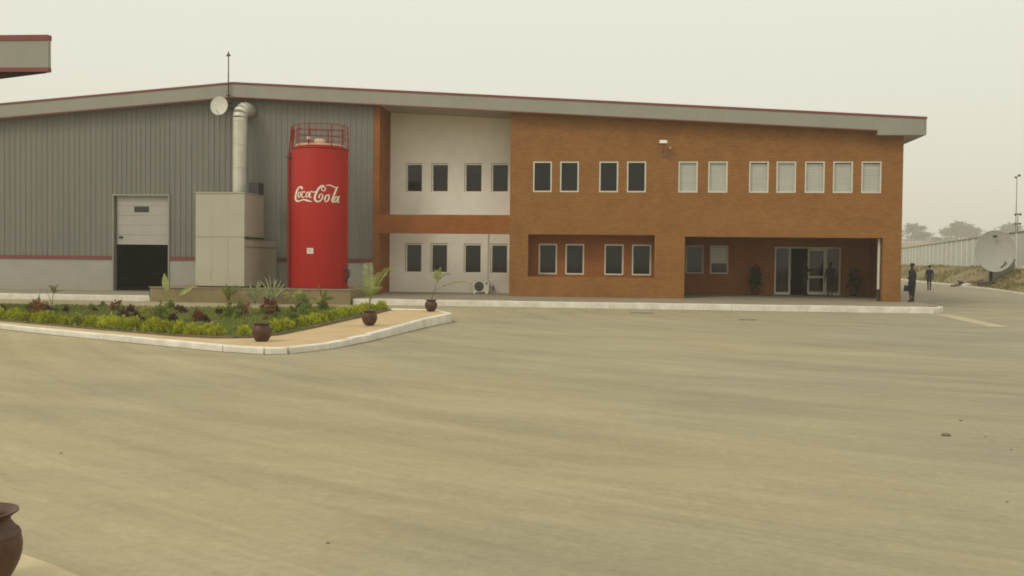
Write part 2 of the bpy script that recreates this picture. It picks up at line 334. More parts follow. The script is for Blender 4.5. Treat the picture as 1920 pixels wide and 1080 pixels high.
# painted lines and grates in the yard
def strip(name, pts, w, mat_, z=.004, **k):
    b = MB()
    for (xa, ya), (xb, yb) in zip(pts[:-1], pts[1:]):
        d = Vector((xb-xa, yb-ya)).normalized(); nx, ny = -d.y*w/2, d.x*w/2
        b.quad((xa+nx, ya+ny, gz(xa, ya)+z), (xb+nx, yb+ny, gz(xb, yb)+z), (xb-nx, yb-ny, gz(xb, yb)+z), (xa-nx, ya-ny, gz(xa, ya)+z))
    return obj(name, b, mat_, **k)
strip('painted_line', [(12.75, -4.6), (12.05, -12.9)], .6, paint_line, kind='structure')
strip('painted_line', [(5.4, -13.6), (12.25, -13.12)], .22, paint_line, z=.008, kind='structure')
def grate(x, y, w, d, label):
    e = empty('drain_grate', (x, y, 0), label, 'drain grate', 'iron grates in the yard')
    f = MB(); f.box(x-w/2, x+w/2, y-d/2, y-d/2+.05, 0, .012).box(x-w/2, x+w/2, y+d/2-.05, y+d/2, 0, .012).box(x-w/2, x-w/2+.05, y-d/2+.05, y+d/2-.05, 0, .012).box(x+w/2-.05, x+w/2, y-d/2+.05, y+d/2-.05, 0, .012)
    obj('frame', f, stain_m, e)
    obj('pit', MB().box(x-w/2+.05, x+w/2-.05, y-d/2+.05, y+d/2-.05, -.02, .004), stain_m, e)
    k = int(w/.08)
    for i in range(1, k): xx = x-w/2+w*i/k; obj('bar', MB().box(xx-.014, xx+.014, y-d/2+.052, y+d/2-.052, .004, .011), stain_m, e)
grate(.75, -7.65, .9, .35, 'dark iron drain grate in the yard in front of the window niche')
grate(4.3, -11.3, .6, .28, 'smaller dark iron drain grate in front of the entrance porch')

# ---------------------------------------------------------------- factory building
XR, YB = -18.49, 44.0            # ridge, back
def roof_top(x): return 10.29 - (.0566*(x-XR) if x > XR else .079*(XR-x))
def fas_bot(x): return roof_top(x) - .69
def wall_top(x): return fas_bot(x) + .03
B = empty('factory_building', (-5.29, 0, .3), 'wide low factory with orange brick offices and grey ribbed metal hall', 'building')

def wall(x0, x1, z0, holes, y0, y1, top):
    """wall in the XZ plane between y0 (front) and y1 with rectangular openings and real reveals; top is a function of x"""
    b = MB(); xs = sorted({x0, x1, *[h[0] for h in holes], *[h[1] for h in holes]}); xs = [x for x in xs if x0 <= x <= x1]
    zs = sorted({z0, *[h[2] for h in holes], *[h[3] for h in holes]}); zs = [z for z in zs if z >= z0]
    inh = lambda xa, xb, za, zb: any(h[0]-1e-6 <= xa and xb <= h[1]+1e-6 and h[2]-1e-6 <= za and zb <= h[3]+1e-6 for h in holes)
    for xa, xb in zip(xs[:-1], xs[1:]):
        for i, za in enumerate(zs):
            last = i == len(zs)-1; ta, tb = (top(xa), top(xb)) if last else (zs[i+1], zs[i+1])
            if not last and inh(xa, xb, za, ta): continue
            b.quad((xa, y0, za), (xb, y0, za), (xb, y0, tb), (xa, y0, ta)); b.quad((xb, y1, za), (xa, y1, za), (xa, y1, ta), (xb, y1, tb))
    for hx0, hx1, hz0, hz1 in holes:
        b.quad((hx0, y0, hz0), (hx0, y0, hz1), (hx0, y1, hz1), (hx0, y1, hz0)); b.quad((hx1, y0, hz0), (hx1, y1, hz0), (hx1, y1, hz1), (hx1, y0, hz1))
        b.quad((hx0, y0, hz1), (hx1, y0, hz1), (hx1, y1, hz1), (hx0, y1, hz1))
        if hz0 > z0: b.quad((hx0, y0, hz0), (hx0, y1, hz0), (hx1, y1, hz0), (hx1, y0, hz0))
    b.quad((x0, y0, z0), (x0, y0, top(x0)), (x0, y1, top(x0)), (x0, y1, z0)); b.quad((x1, y0, z0), (x1, y1, z0), (x1, y1, top(x1)), (x1, y0, top(x1)))
    b.quad((x0, y0, top(x0)), (x1, y0, top(x1)), (x1, y1, top(x1)), (x0, y1, top(x0)))
    return b
def window(x0, x1, z0, z1, y, fw=.062, blind=None, proud=.02, fm_=None, reveal_shade=0.):
    """white framed fixed light: frame (window) > pane, sill, blind"""
    f = MB(); ya, yb = y-proud, y+.07; m_ = fm_ or frame_m
    hx0, hx1, hz0, hz1 = x0, x1, z0, z1; x0 += reveal_shade; z1 -= reveal_shade
    f.box(x0, x0+fw, ya, yb, z0, z1).box(x1-fw, x1, ya, yb, z0, z1).box(x0+fw, x1-fw, ya, yb, z1-fw, z1).box(x0+fw, x1-fw, ya, yb, z0, z0+fw)
    w = obj('window', f, m_, B)
    if reveal_shade: obj('reveal_shade', MB().box(hx0, x0-.001, y+.01, yb, hz0, hz1).box(x0, hx1, y+.01, yb, z1+.001, hz1), steel, w)  # dark strips along left and top stand in for the shade of the recess
    obj('pane', MB().quad((x0+fw, y+.03, z0+fw), (x1-fw, y+.03, z0+fw), (x1-fw, y+.03, z1-fw), (x0+fw, y+.03, z1-fw)), glass, w, smooth='raw')
    if blind:
        bx0, bx1, bz0, bz1 = blind
        s = MB(); k = max(2, int((bz1-bz0)/.13)); h = (bz1-bz0)/k
        for i in range(k): s.quad((bx0, y+.10, bz0+i*h), (bx1, y+.10, bz0+i*h), (bx1, y+.085, bz0+(i+1)*h-.004), (bx0, y+.085, bz0+(i+1)*h-.004))
        obj('blind', s, blind_m, w)
    return w

uw = [(-4.22, -3.35), (-2.97, -2.10), (-1.16, -.29), (.11, .98), (2.45, 3.32), (3.79, 4.66), (5.62, 6.49), (6.83, 7.70), (8.09, 8.96), (9.32, 10.19), (10.56, 11.43)]
UZ0, UZ1 = 5.17, 6.59; ND = 1.0
NX0, NX1, NZ0, NZ1 = -4.42, 1.42, 1.24, 3.21
PX0, PX1, PZ1 = 2.79, 11.56, 3.16
holes = [(a, b, UZ0, UZ1) for a, b in uw] + [(NX0, NX1, NZ0, NZ1), (PX0, PX1, 0., PZ1)]
obj('brick_wall', wall(-5.29, 12.36, 0., holes, 0., .70, wall_top), brick, B)
for i, (a, b) in enumerate(uw):
    bl = None
    if i >= 4: bl = (a+.03, b-.03, UZ0+.02, UZ1-(.02 if i in (4, 5, 7) else .1))
    window(a, b, UZ0, UZ1, .03, blind=bl)
# window niche
nw = [(-4.00, -3.13), (-2.73, -1.85), (-.89, .0), (.40, 1.29)]
obj('niche_wall', wall(NX0-.2, NX1+.2, 1.0, [(a, b, 1.35, 2.79) for a, b in nw], ND, ND+.2, lambda x: 3.4), brick2, B)
obj('niche_lining', MB().box(NX0-.2, NX0-.001, .702, ND-.002, 1.0, 3.4).box(NX1+.001, NX1+.2, .702, ND-.002, 1.0, 3.4).box(NX0, NX1, .702, ND-.002, NZ1+.001, 3.4).box(NX0, NX1, .702, ND-.002, 1.0, NZ0-.001), brick2, B)
for a, b in nw: window(a, b, 1.35, 2.79, ND+.03)
# entrance porch
YP = 4.2
pw = [(3.09, 3.97), (4.29, 5.18)]; DX = (7.43, 10.60); DZ = 2.80
obj('porch_wall', wall(PX0-.3, PX1+.6, .2, [(a, b, 1.43, 2.83) for a, b in pw]+[(DX[0], DX[1], .2, DZ)], YP, YP+.3, lambda x: 3.3), brick2, B)
obj('porch_wall', MB().box(PX0-.3, PX0-.003, .703, YP-.003, .2, 3.3), brick2, B)
obj('porch_wall', MB().box(12.04, 12.36, .703, YP+.3, .2, 3.3), brick2, B)
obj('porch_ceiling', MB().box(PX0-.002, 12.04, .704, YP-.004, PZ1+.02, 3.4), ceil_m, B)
window(*pw[0], 1.43, 2.83, YP+.05, blind=None); window(*pw[1], 1.43, 2.83, YP+.05, blind=(4.35, 5.12, 1.95, 2.75))
# glazed entrance: two side lights, a leaf standing shut and an open leaf
FL = .44
ent = MB(); t = .07; y0, y1 = YP+.02, YP+.12
for x in (DX[0], 8.12, 9.88, DX[1]-t): ent.box(x, x+t, y0, y1, FL, DZ)
for xa, xb in ((DX[0]+t, 8.12), (8.12+t, 9.88), (9.88+t, DX[1]-t)): ent.box(xa, xb, y0, y1, DZ-t, DZ)
for xa, xb in ((DX[0]+t, 8.12), (9.88+t, DX[1]-t)): ent.box(xa, xb, y0, y1, FL, FL+.13)
entr = obj('entrance_frame', ent, frame_m, B)
for xa, xb in ((DX[0]+t, 8.12), (9.88+t, DX[1]-t)): obj('pane', MB().quad((xa, YP+.06, FL+.13), (xb, YP+.06, FL+.13), (xb, YP+.06, DZ-t), (xa, YP+.06, DZ-t)), glass, entr, smooth='raw')
def leaf(hx, hy, ang, w, label=None):
    b = MB(); g = MB(); ca, sa = math.cos(ang), math.sin(ang)
    P = lambda u, v, z: (hx+u*ca-v*sa, hy+u*sa+v*ca, z)
    def bx(u0, u1, z0, z1): b.hexa([P(u0, -.025, z0), P(u1, -.025, z0), P(u1, .025, z0), P(u0, .025, z0), P(u0, -.025, z1), P(u1, -.025, z1), P(u1, .025, z1), P(u0, .025, z1)])
    z0, z1 = FL+.02, DZ-t-.01
    bx(0, .08, z0, z1); bx(w-.08, w, z0, z1); bx(.08, w-.08, z0, z0+.14); bx(.08, w-.08, z1-.1, z1); bx(.08, w-.08, 1.28, 1.38)
    d = obj('door_leaf', b, frame_m, B)
    g.quad(P(.08, 0, z0+.14), P(w-.08, 0, z0+.14), P(w-.08, 0, 1.28), P(.08, 0, 1.28)); g.quad(P(.08, 0, 1.38), P(w-.08, 0, 1.38), P(w-.08, 0, z1-.1), P(.08, 0, z1-.1))
    obj('pane', g, glass, d, smooth='raw')
    obj('handle', MB().tube([P(w-.12, -.06, 1.15), P(w-.12, -.06, 1.6)], .015, 6), steel, d)
leaf(9.87, YP+.07, math.pi, .84); leaf(8.20, YP+.10, R(82), .84)
dp = MB().tube([(11.47, .32, 3.14), (11.47, .32, .86)], .065, 10)
dpo = obj('downpipe', dp, frame_m, B, smooth=40); obj('pipe_shoe', MB().tube([(11.47, .32, .86), (11.47, .32, .5), (11.43, .2, .34)], .06, 8), dkmet, dpo)
# brick end wall on the right, hall walls on the left and behind, floors
obj('side_wall', MB().box(12.06, 12.357, .705, YB, 3.402, wall_top(12.36)-.01), brick, B)
obj('side_wall', MB().box(12.06, 12.355, YP+.304, YB, .2, 3.40), brick, B)
obj('back_wall', wall(-44, XR, .2, [], YB-.2, YB, lambda x: roof_top(x)-.125), clad, B); obj('back_wall', wall(XR, 12.05, .2, [], YB-.2, YB, lambda x: roof_top(x)-.125), clad, B)
obj('side_wall', MB().box(-44.2, -44.0, -.0, YB, .2, wall_top(-44)), clad, B)
obj('floor_slab', MB().box(-43.99, 12.05, YP+.31, YB-.21, .1, .43).box(-43.99, -12.3, .2, YP+.3, .1, .33), dark_in, B)
obj('upper_floor', MB().box(-5.1, 12.03, .96, 14, 3.42, 3.8), dark_in, B)
obj('inner_wall', MB().box(-5.2, -5.0, 2.9, 14, .44, 8.3).box(-5.0, 12.0, 13.8, 14, .44, 3.41).box(-5.0, 12.0, 13.8, 14, 3.81, 7.9), dark_in, B)
# recessed white bay: fin, band, plaster wall
YW = 2.2
obj('brick_fin', MB().hexa([(-11.79, 0, .2), (-11.50, 0, .2), (-11.50, YW, .2), (-11.79, YW, .2), (-11.79, 0, wall_top(-11.79)), (-11.5, 0, wall_top(-11.5)), (-11.5, YW, wall_top(-11.5)), (-11.79, YW, wall_top(-11.79))]), brick2, B)
obj('brick_band', MB().box(-11.498, -5.292, .003, .32, 3.21, 4.09), brick2, B)
obj('brick_return', MB().hexa([(-5.29, .702, .2), (-5.0, .702, .2), (-5.0, YW+.3, .2), (-5.29, YW+.3, .2), (-5.29, .702, wall_top(-5.29)), (-5.0, .702, wall_top(-5.0)), (-5.0, YW+.3, wall_top(-5.0)), (-5.29, YW+.3, wall_top(-5.29))]), brick, B)
ww = [(-10.68, -9.86), (-9.41, -8.57), (-7.76, -6.90), (-6.44, -5.60)]
obj('plaster_wall', wall(-11.498, -5.294, .2, [(a-.03, b, z0, z1) for a, b in ww for z0, z1 in ((5.29, 6.72), (1.33, 2.79))], YW, YW+.25, wall_top), plaster, B)
for i, (a, b) in enumerate(ww):
    window(a-.03, b, 5.29, 6.72, YW+.04, fw=.055, proud=.02, reveal_shade=.03, fm_=letter_m, blind=None); window(a-.03, b, 1.33, 2.79, YW+.04, fw=.055, proud=.02, reveal_shade=.03, fm_=letter_m)
# hall: dwarf wall, red rail, ribbed sheets, sectional door
HX0, HX1, HZ = -24.76, -21.85, 4.92
obj('dwarf_wall', MB().box(-44, HX0, .0, .3, .2, 1.83), plinth_white, B); obj('dwarf_wall', MB().box(HX1, -11.792, .0, .3, .2, 1.83), plinth_white, B)
obj('red_rail', MB().box(-44, HX0, -.05, .1, 1.832, 1.98), red_trim, B); obj('red_rail', MB().box(HX1, -11.792, -.05, .1, 1.832, 1.98), red_trim, B)
def sheet(x0, w, z0, ribs=4):
    b = MB(); p = w/ribs; pts = []
    for k in range(ribs): a = x0+k*p; pts += [(a, .03), (a+p*.56, .03), (a+p*.68, 0.), (a+p*.88, 0.)]
    pts.append((x0+w-.004, .03)); n = len(pts)
    b.v = [(x, y, z0) for x, y in pts] + [(x, y, wall_top(x)+.1) for x, y in pts] + [(x, .06, z0) for x, y in pts] + [(x, .06, wall_top(x)+.1) for x, y in pts]
    for i in range(n-1): b.f.append((i, i+1, n+i+1, n+i)); b.f.append((2*n+i+1, 2*n+i, 3*n+i, 3*n+i+1)); b.f.append((i+1, i, 2*n+i, 2*n+i+1))
    obj('cladding_sheet', b, clad, B, smooth='raw')
for i in range(9): sheet(HX1+i*(10.058/9), 10.058/9, 1.985)
for i in range(3): sheet(HX0+i*(2.91/3), 2.91/3, HZ+.08, 4)
for i in range(17): sheet(HX0-(i+1)*1.118, 1.118, 1.985)
obj('backing_wall', wall(-43.9, -11.6, .3, [(HX0-.02, HX1+.02, .3, HZ+.06)], .305, .36, lambda x: wall_top(x)), dark_in, B)
df = MB().box(HX0, HX0+.07, -.04, .3, .3, HZ).box(HX1-.07, HX1, -.04, .3, .3, HZ).box(HX0, HX1, -.04, .3, HZ, HZ+.08)
dfo = obj('door_frame', df, fasc_m, B)
sd = None
for k in range(5):
    z = 2.56+k*.472; o = obj('door_section', MB().box(HX0+.14, HX1-.12, .16, .2, z+.005, z+.467), door_w, B)
    if k == 3: obj('vision_panel', MB().box(-23.72, -22.98, .15, .159, z+.16, z+.44), dkmet, o)
    if k == 0: obj('latch', MB().box(-24.5, -24.3, .12, .159, z+.3, z+.4), dkmet, o)
    obj('stiffener', MB().box(HX0+.14, HX1-.12, .152, .159, z+.225, z+.24), door_w, o)
# roof, fascias, soffits
def slab(x0, x1, y0, y1, zt, zb): return MB().hexa([(x0, y0, zb(x0)), (x1, y0, zb(x1)), (x1, y1, zb(x1)), (x0, y1, zb(x0)), (x0, y0, zt(x0)), (x1, y0, zt(x1)), (x1, y1, zt(x1)), (x0, y1, zt(x0))])
XE = 13.12
for xa, xb in ((-44.6, XR), (XR, XE)):
    obj('roof', slab(xa, xb, -.42, YB+.3, lambda x: roof_top(x)-.04, lambda x: roof_top(x)-.12), roof_m, B)
    fo = obj('fascia', slab(xa, xb, -.5, -.425, lambda x: roof_top(x)-.09, fas_bot), fasc_m, B)
    obj('roof_edge_trim', slab(xa, xb, -.53, -.425, roof_top, lambda x: roof_top(x)-.089), red_trim, fo)
    obj('lower_trim', slab(xa, xb, -.515, -.43, lambda x: fas_bot(x)+.001, lambda x: fas_bot(x)-.045), red_trim, fo)
    obj('soffit', slab(xa, xb, -.428, -.002, lambda x: fas_bot(x)+.03, lambda x: fas_bot(x)-.0), soff_m, B)
obj('soffit', slab(-11.49, -5.30, .0, YW-.002, lambda x: fas_bot(x)+.03, lambda x: fas_bot(x)-.0), soff_m, B)
bb = 7.70
obj('eaves_box', MB().hexa([(11.10, -.53, bb), (XE, -.53, bb), (XE, -.004, bb), (11.10, -.004, bb), (11.10, -.53, fas_bot(11.1)+.1), (XE, -.53, fas_bot(XE)+.1), (XE, -.004, fas_bot(XE)+.1), (11.10, -.004, fas_bot(11.1)+.1)]), fasc_m, B)
obj('side_fascia', MB().box(XE, XE+.06, -.53, YB+.3, bb, roof_top(XE)-.121), fasc_m, B)
obj('side_edge_trim', MB().box(XE, XE+.08, -.53, YB+.3, roof_top(XE)-.119, roof_top(XE)+.0), red_trim, B)
obj('side_soffit', MB().box(12.37, XE-.002, .0, YB+.3, bb+.01, bb+.05), soff_m, B)

# ---------------------------------------------------------------- things fixed to the building
mast = empty('antenna_mast', (-18.67, -.62, 9.35), 'thin dark antenna mast rising above the roof ridge of the hall', 'antenna mast')
obj('pole', MB().tube([(-18.67, -.62, 9.3), (-18.67, -.62, 11.45)], [.035, .025], 8), dkmet, mast)
obj('finial', MB().lathe([(.0, .33), (.03, .2), (.1, .08), (.03, .06), (.03, 0)], 10, (-18.67, -.62, 11.43)), dkmet, mast)
obj('finial_arm', MB().tube([(-18.8, -.62, 11.5), (-18.54, -.62, 11.5)], .015, 6), dkmet, mast)
obj('clamp', MB().box(-18.75, -18.59, -.66, -.3, 9.28, 9.36).box(-18.75, -18.59, -.66, -.58, 9.62, 9.68), dkmet, mast)
def dish_profile(rx, rz, depth, c, rot, n=40, rings=8):
    """elliptic paraboloid bowl facing -Y before rot (a Matrix), with thickness"""
    b = MB()
    for i in range(rings+1):
        t = i/rings
        for k in range(n):
            a = 2*math.pi*k/n; b.v.append(tuple(Vector(c)+rot@Vector((rx*t*math.cos(a), -depth*t*t, rz*t*math.sin(a)))))
    N = n*(rings+1)
    for i in range(rings+1):
        t = i/rings
        for k in range(n):
            a = 2*math.pi*k/n; b.v.append(tuple(Vector(c)+rot@Vector((rx*t*math.cos(a)*1.0, -depth*t*t+.03, rz*t*math.sin(a)*1.0))))
    for i in range(rings):
        for k in range(n):
            k2 = (k+1) % n
            b.f.append((i*n+k, i*n+k2, (i+1)*n+k2, (i+1)*n+k)); b.f.append((N+i*n+k2, N+i*n+k, N+(i+1)*n+k, N+(i+1)*n+k2))
    for k in range(n): k2 = (k+1) % n; b.f.append((rings*n+k, rings*n+k2, N+rings*n+k2, N+rings*n+k))
    return b
wdish = empty('wall_dish', (-19.05, -.75, 9.12), 'small round white dish aerial under the roof edge beside the duct', 'dish aerial')
obj('reflector', dish_profile(.42, .45, .07, (-19.05, -.75, 9.12), Matrix.Rotation(R(-8), 3, 'X')), dish_m, wdish, smooth=50)
obj('mount', MB().tube([(-19.05, -.72, 9.12), (-18.8, -.5, 9.1), (-18.7, 0, 9.1)], .035, 8), dkmet, wdish)
obj('feed_arm', MB().tube([(-19.05, -.78, 8.70), (-19.05, -1.1, 8.88)], .015, 6), steel, wdish)
fl = empty('wall_lamp', (1.72, 0, 6.85), 'white security floodlight on a bracket high on the brick wall', 'wall lamp')
obj('housing', MB().hexa([(1.55, -.52, 7.36), (1.91, -.52, 7.36), (1.91, -.28, 7.42), (1.55, -.28, 7.42), (1.57, -.50, 7.47), (1.89, -.50, 7.47), (1.89, -.30, 7.53), (1.57, -.30, 7.53)]), letter_m, fl)
obj('lens', MB().box(1.57, 1.89, -.50, -.3, 7.33, 7.362), dkmet, fl)
obj('bracket', MB().tube([(1.73, -.4, 7.34), (1.73, -.32, 7.1), (1.73, -.05, 6.9)], .025, 8), brick, fl)
obj('wall_plate', MB().box(1.62, 1.84, -.04, -.002, 6.84, 6.92), steel, fl)
obj('sensor', MB().lathe([(0, 0), (.05, .01), (.06, .06), (.03, .1), (0, .1)], 10, (2.05, -.12, 7.14)), frame_m, fl)

# air conditioner on the walkway in the white bay
ac = empty('air_conditioner', (-6.85, 1.75, .36), 'white air conditioner outdoor unit standing on the walkway below the bay window', 'air conditioner')
obj('casing', MB().box(-7.22, -6.44, 1.6, 1.92, .44, .98), white_pl, ac)
ring = MB()
for rr in (.08, .14, .2): ring.tube([(-6.93+rr*math.cos(a_), 1.57, .71+rr*math.sin(a_)) for a_ in [2*math.pi*k/20 for k in range(21)]], .008, 5, False)
obj('fan_opening', MB().tube([(-6.93, 1.599, .71), (-6.93, 1.585, .71)], .23, 24), dkmet, ac); obj('fan_grille', ring, steel, ac)
obj('side_panel', MB().box(-6.66, -6.45, 1.588, 1.599, .46, .96), white_pl, ac); obj('valve_cover', MB().box(-6.60, -6.52, 1.565, 1.587, .82, .9), dkmet, ac)
for x in (-7.15, -6.55): obj('foot', MB().box(x-.06, x+.06, 1.52, 2.0, .37, .438), letter_m, ac)
obj('refrigerant_line', MB().tube([(-6.44, 1.8, .75), (-6.3, 1.9, .62), (-6.25, 2.05, .5), (-6.3, 2.16, .75)], .022, 6), steel, ac)
obj('conduit', MB().box(-6.62, -6.56, YW-.05, YW-.003, .98, 3.6), white_pl, ac)

# ---------------------------------------------------------------- plinth with tank and air handling unit
PL = empty('equipment_plinth', (-16.1, -3, 0), 'long low concrete plinth carrying the tank and the pale cabinet', 'plinth')
obj('base', MB().hexa([(-20.6, -4.62, -.05), (-11.62, -4.62, -.05), (-11.62, -.06, .0), (-20.6, -.06, .0), (-20.6, -4.62, .62), (-11.62, -4.62, .64), (-11.62, -.06, .66), (-20.6, -.06, .64)]), plin_m, PL)
obj('edge_strip', MB().box(-20.64, -11.58, -4.66, -4.5, .625, .665), conc, PL)
obj('end_recess', MB().box(-20.66, -20.603, -4.55, -4.1, .2, .5), dkmet, PL)

TX, TY, TR = -13.43, -3.1, 1.24
rim_m = mat('tank_rim', (.72, .56, .40), (.6, .42, .3), 4, .4, spec=.5)
T = empty('storage_tank', (TX, TY, .65), 'tall red cylindrical tank with white script lettering and a railed top', 'tank')
TT = 6.78
obj('shell', MB().lathe([(TR, .66), (TR, TT-.06), (TR-.02, TT-.02)], 72, (TX, TY, 0)), tank_m, T, smooth=35)
for z in (2.7, 4.75): obj('weld_seam', MB().lathe([(TR, z-.02), (TR+.006, z-.01), (TR+.006, z+.01), (TR, z+.02)], 72, (TX, TY, 0)), tank_m, T, smooth=50)
obj('base_ring', MB().lathe([(TR+.04, .65), (TR+.04, .72), (TR, .73)], 64, (TX, TY, 0)), tank_p, T, smooth=35)
top = obj('roof_dome', MB().lathe([(TR-.02, TT-.02), (TR+.03, TT), (TR+.02, TT+.04), (TR-.15, TT+.06), (TR-.17, TT+.19), (TR-.2, TT+.22), (.6, TT+.28), (0, TT+.3)], 64, (TX, TY, 0)), tank_m, T, smooth=35)
obj('hatch', MB().lathe([(0, .36), (.22, .36), (.24, .33), (.24, 0)], 24, (TX+.03, TY-.2, TT+.1)), rim_m, top, smooth=35)
obj('rim_plate', MB().lathe([(TR-.16, TT+.0), (TR-.16, TT+.20), (TR-.2, TT+.21)], 64, (TX, TY, 0)), rim_m, top, smooth=35)
obj('vent', MB().tube([(TX-.45, TY-.3, TT+.1), (TX-.45, TY-.3, TT+.38), (TX-.38, TY-.34, TT+.5)], .05, 8), tank_p, top)
obj('vent_cap', MB().lathe([(0, .16), (.07, .12), (.09, .05), (.05, 0), (0, 0)], 12, (TX-.43, TY-.33, TT+.42)), letter_m, top, smooth=40)
RR = TR-.03
for z in (7.28, 7.55, 7.80):
    obj('rail', MB().tube([(TX+RR*math.cos(a_), TY+RR*math.sin(a_), z) for a_ in [R(-175+k*340/48) for k in range(49)]], .018, 6), tank_p, T)
for a_ in (-168, -122, -97, -50, -22, 15, 50, 90, 130, 165):
    x, y = TX+RR*math.cos(R(a_)), TY+RR*math.sin(R(a_)); obj('rail_post', MB().tube([(x, y, TT-.05), (x, y, 7.81)], .022 if a_ != -168 else .05, 6), tank_p, T)
lad = MB()
for dy in (-.19, .19): lad.tube([(TX-TR-.09, TY-.1+dy, .66), (TX-TR-.09, TY-.1+dy, 6.6), (TX-TR+.02, TY-.1+dy, 7.72)], .035, 6)
lo = obj('ladder', lad, tank_p, T)
for k in range(20): z = .95+k*.29; obj('rung', MB().tube([(TX-TR-.09, TY-.29, z), (TX-TR-.09, TY+.09, z)], .016, 6), tank_p, lo)
obj('fill_pipe', MB().tube([(TX-TR-.04, TY-.42, .66), (TX-TR-.04, TY-.42, 6.45), (TX-TR-.0, TY-.4, 6.62), (TX-TR+.25, TY-.4, 6.66)], .075, 8), tank_p, T, smooth=50)
obj('pipe_flange', MB().tube([(TX-TR-.04, TY-.42, 6.40), (TX-TR-.04, TY-.42, 6.46)], .12, 10), dkmet, T)
obj('outlet_pipe', MB().tube([(TX+TR-.1, TY-.3, 1.5), (TX+TR+.12, TY-.3, 1.48), (TX+TR+.15, TY-.3, 1.2), (TX+TR+.02, TY-.3, .95)], .07, 8), dkmet, T, smooth=50)
obj('valve_wheel', MB().tube([(TX+TR+.2, TY-.3+.11*math.cos(a_), 1.35+.11*math.sin(a_)) for a_ in [2*math.pi*k/14 for k in range(15)]], .014, 5, False), dkmet, T)
# script lettering painted on the shell: pen strokes (x, y, width) on a 1920 x 960 sheet laid round the front
def ell(cx, cy, rx, ry, tilt, w, a0=0, a1=360, n=22):
    out = []
    for k in range(n+1):
        a_ = R(a0+(a1-a0)*k/n); x, y = rx*math.cos(a_), ry*math.sin(a_)
        out.append((cx+x-tilt*y, cy+y, w*(.62+.38*abs(math.cos(a_)))))
    return out
strokes = [
 [(548, 352, 62), (578, 322, 44), (545, 296, 40), (495, 305, 42), (450, 350, 50), (412, 430, 58), (388, 530, 60), (392, 615, 58), (435, 662, 48), (510, 658, 34), (590, 632, 30), (650, 634, 46), (730, 656, 50), (800, 676, 26), (850, 690, 6)],
 ell(497, 500, 34, 68, .22, 34), [(540, 430, 14), (580, 424, 14)],
 [(655, 452, 26), (640, 424, 24), (600, 428, 26), (572, 480, 34), (566, 540, 34), (590, 574, 28), (630, 566, 18), (672, 530, 14)],
 ell(722, 500, 34, 68, .22, 34), [(800, 416, 26), (782, 500, 34), (776, 560, 32), (800, 578, 22), (842, 556, 12)], [(798, 436, 18), (830, 418, 24), (870, 440, 28), (905, 428, 26), (945, 436, 16)],
 [(1172, 372, 30), (1140, 398, 26), (1096, 384, 26), (1078, 340, 28), (1104, 300, 26), (1150, 306, 26), (1176, 340, 28), (1172, 372, 26)],
 [(1150, 286, 20), (1116, 262, 30), (1060, 284, 42), (1000, 350, 52), (948, 450, 58), (912, 550, 62), (912, 620, 60), (950, 668, 52), (1010, 676, 40), (1066, 640, 36), (1104, 570, 36), (1108, 510, 32), (1080, 484, 26), (1040, 496, 26), (1020, 540, 46), (1022, 592, 30)],
 ell(1212, 588, 48, 88, .22, 40), [(1250, 500, 14), (1290, 478, 14)],
 [(1184, 272, 12), (1240, 246, 26), (1300, 250, 30), (1350, 272, 32), (1400, 296, 30), (1440, 300, 26)],
 [(1478, 272, 24), (1448, 310, 40), (1414, 410, 48), (1374, 520, 50), (1346, 610, 50), (1338, 655, 44), (1358, 682, 30), (1396, 672, 12)],
 ell(1430, 604, 34, 76, .22, 34), [(1508, 508, 26), (1486, 590, 36), (1476, 652, 36), (1492, 684, 24), (1512, 672, 12)],
]
def letters():
    b = MB(); S = 1/13.714*.0230; ox, oz = 13.714*70, 330+25.6     # metres per sheet unit
    def P(x, y, off): dx = (x-ox)*S; th = math.asin(max(-.98, min(.98, dx/TR)))+.185; r_ = TR+off; return (TX+r_*math.sin(th), TY-r_*math.cos(th), 4.78-(y-470)*S)
    for st in strokes:
        pts = []                                          # Catmull-Rom refinement
        for i in range(len(st)-1):
            p0, p1, p2, p3 = st[max(i-1, 0)], st[i], st[i+1], st[min(i+2, len(st)-1)]
            for k in range(4):
                t_ = k/4; pts.append(tuple(.5*(2*p1[j]+(p2[j]-p0[j])*t_+(2*p0[j]-5*p1[j]+4*p2[j]-p3[j])*t_*t_+(3*p1[j]-p0[j]-3*p2[j]+p3[j])*t_**3) for j in range(3)))
        pts.append(st[-1]); n0 = len(b.v)
        for i, (x, y, w) in enumerate(pts):
            a_, c_ = pts[max(i-1, 0)], pts[min(i+1, len(pts)-1)]; d = Vector((c_[0]-a_[0], c_[1]-a_[1])); d = d.normalized() if d.length else Vector((1, 0))
            nx, ny = -d.y*w*.44, d.x*w*.44; b.v += [P(x+nx, y+ny, .006), P(x-nx, y-ny, .006)]
        for i in range(len(pts)-1): b.f.append((n0+2*i, n0+2*i+1, n0+2*i+3, n0+2*i+2))
    return b
obj('lettering', letters(), letter_m, T, smooth='raw', label='white flowing script lettering')
def on_shell(x0, x1, z0, z1, off, n=4):
    b = MB()
    for k in range(n):
        xa, xb = x0+(x1-x0)*k/n, x0+(x1-x0)*(k+1)/n; f_ = lambda x: TY-math.sqrt((TR+off)**2-(x-TX)**2)
        b.quad((xa, f_(xa), z0), (xb, f_(xb), z0), (xb, f_(xb), z1), (xa, f_(xa), z1))
    return b
sg = obj('notice_plate', on_shell(-13.62, -13.34, 2.18, 2.42, .012), letter_m, T, smooth='raw')
for z in (2.24, 2.29, 2.34): obj('notice_line', on_shell(-13.57, -13.40, z, z+.02, .016), steel, sg, smooth='raw')

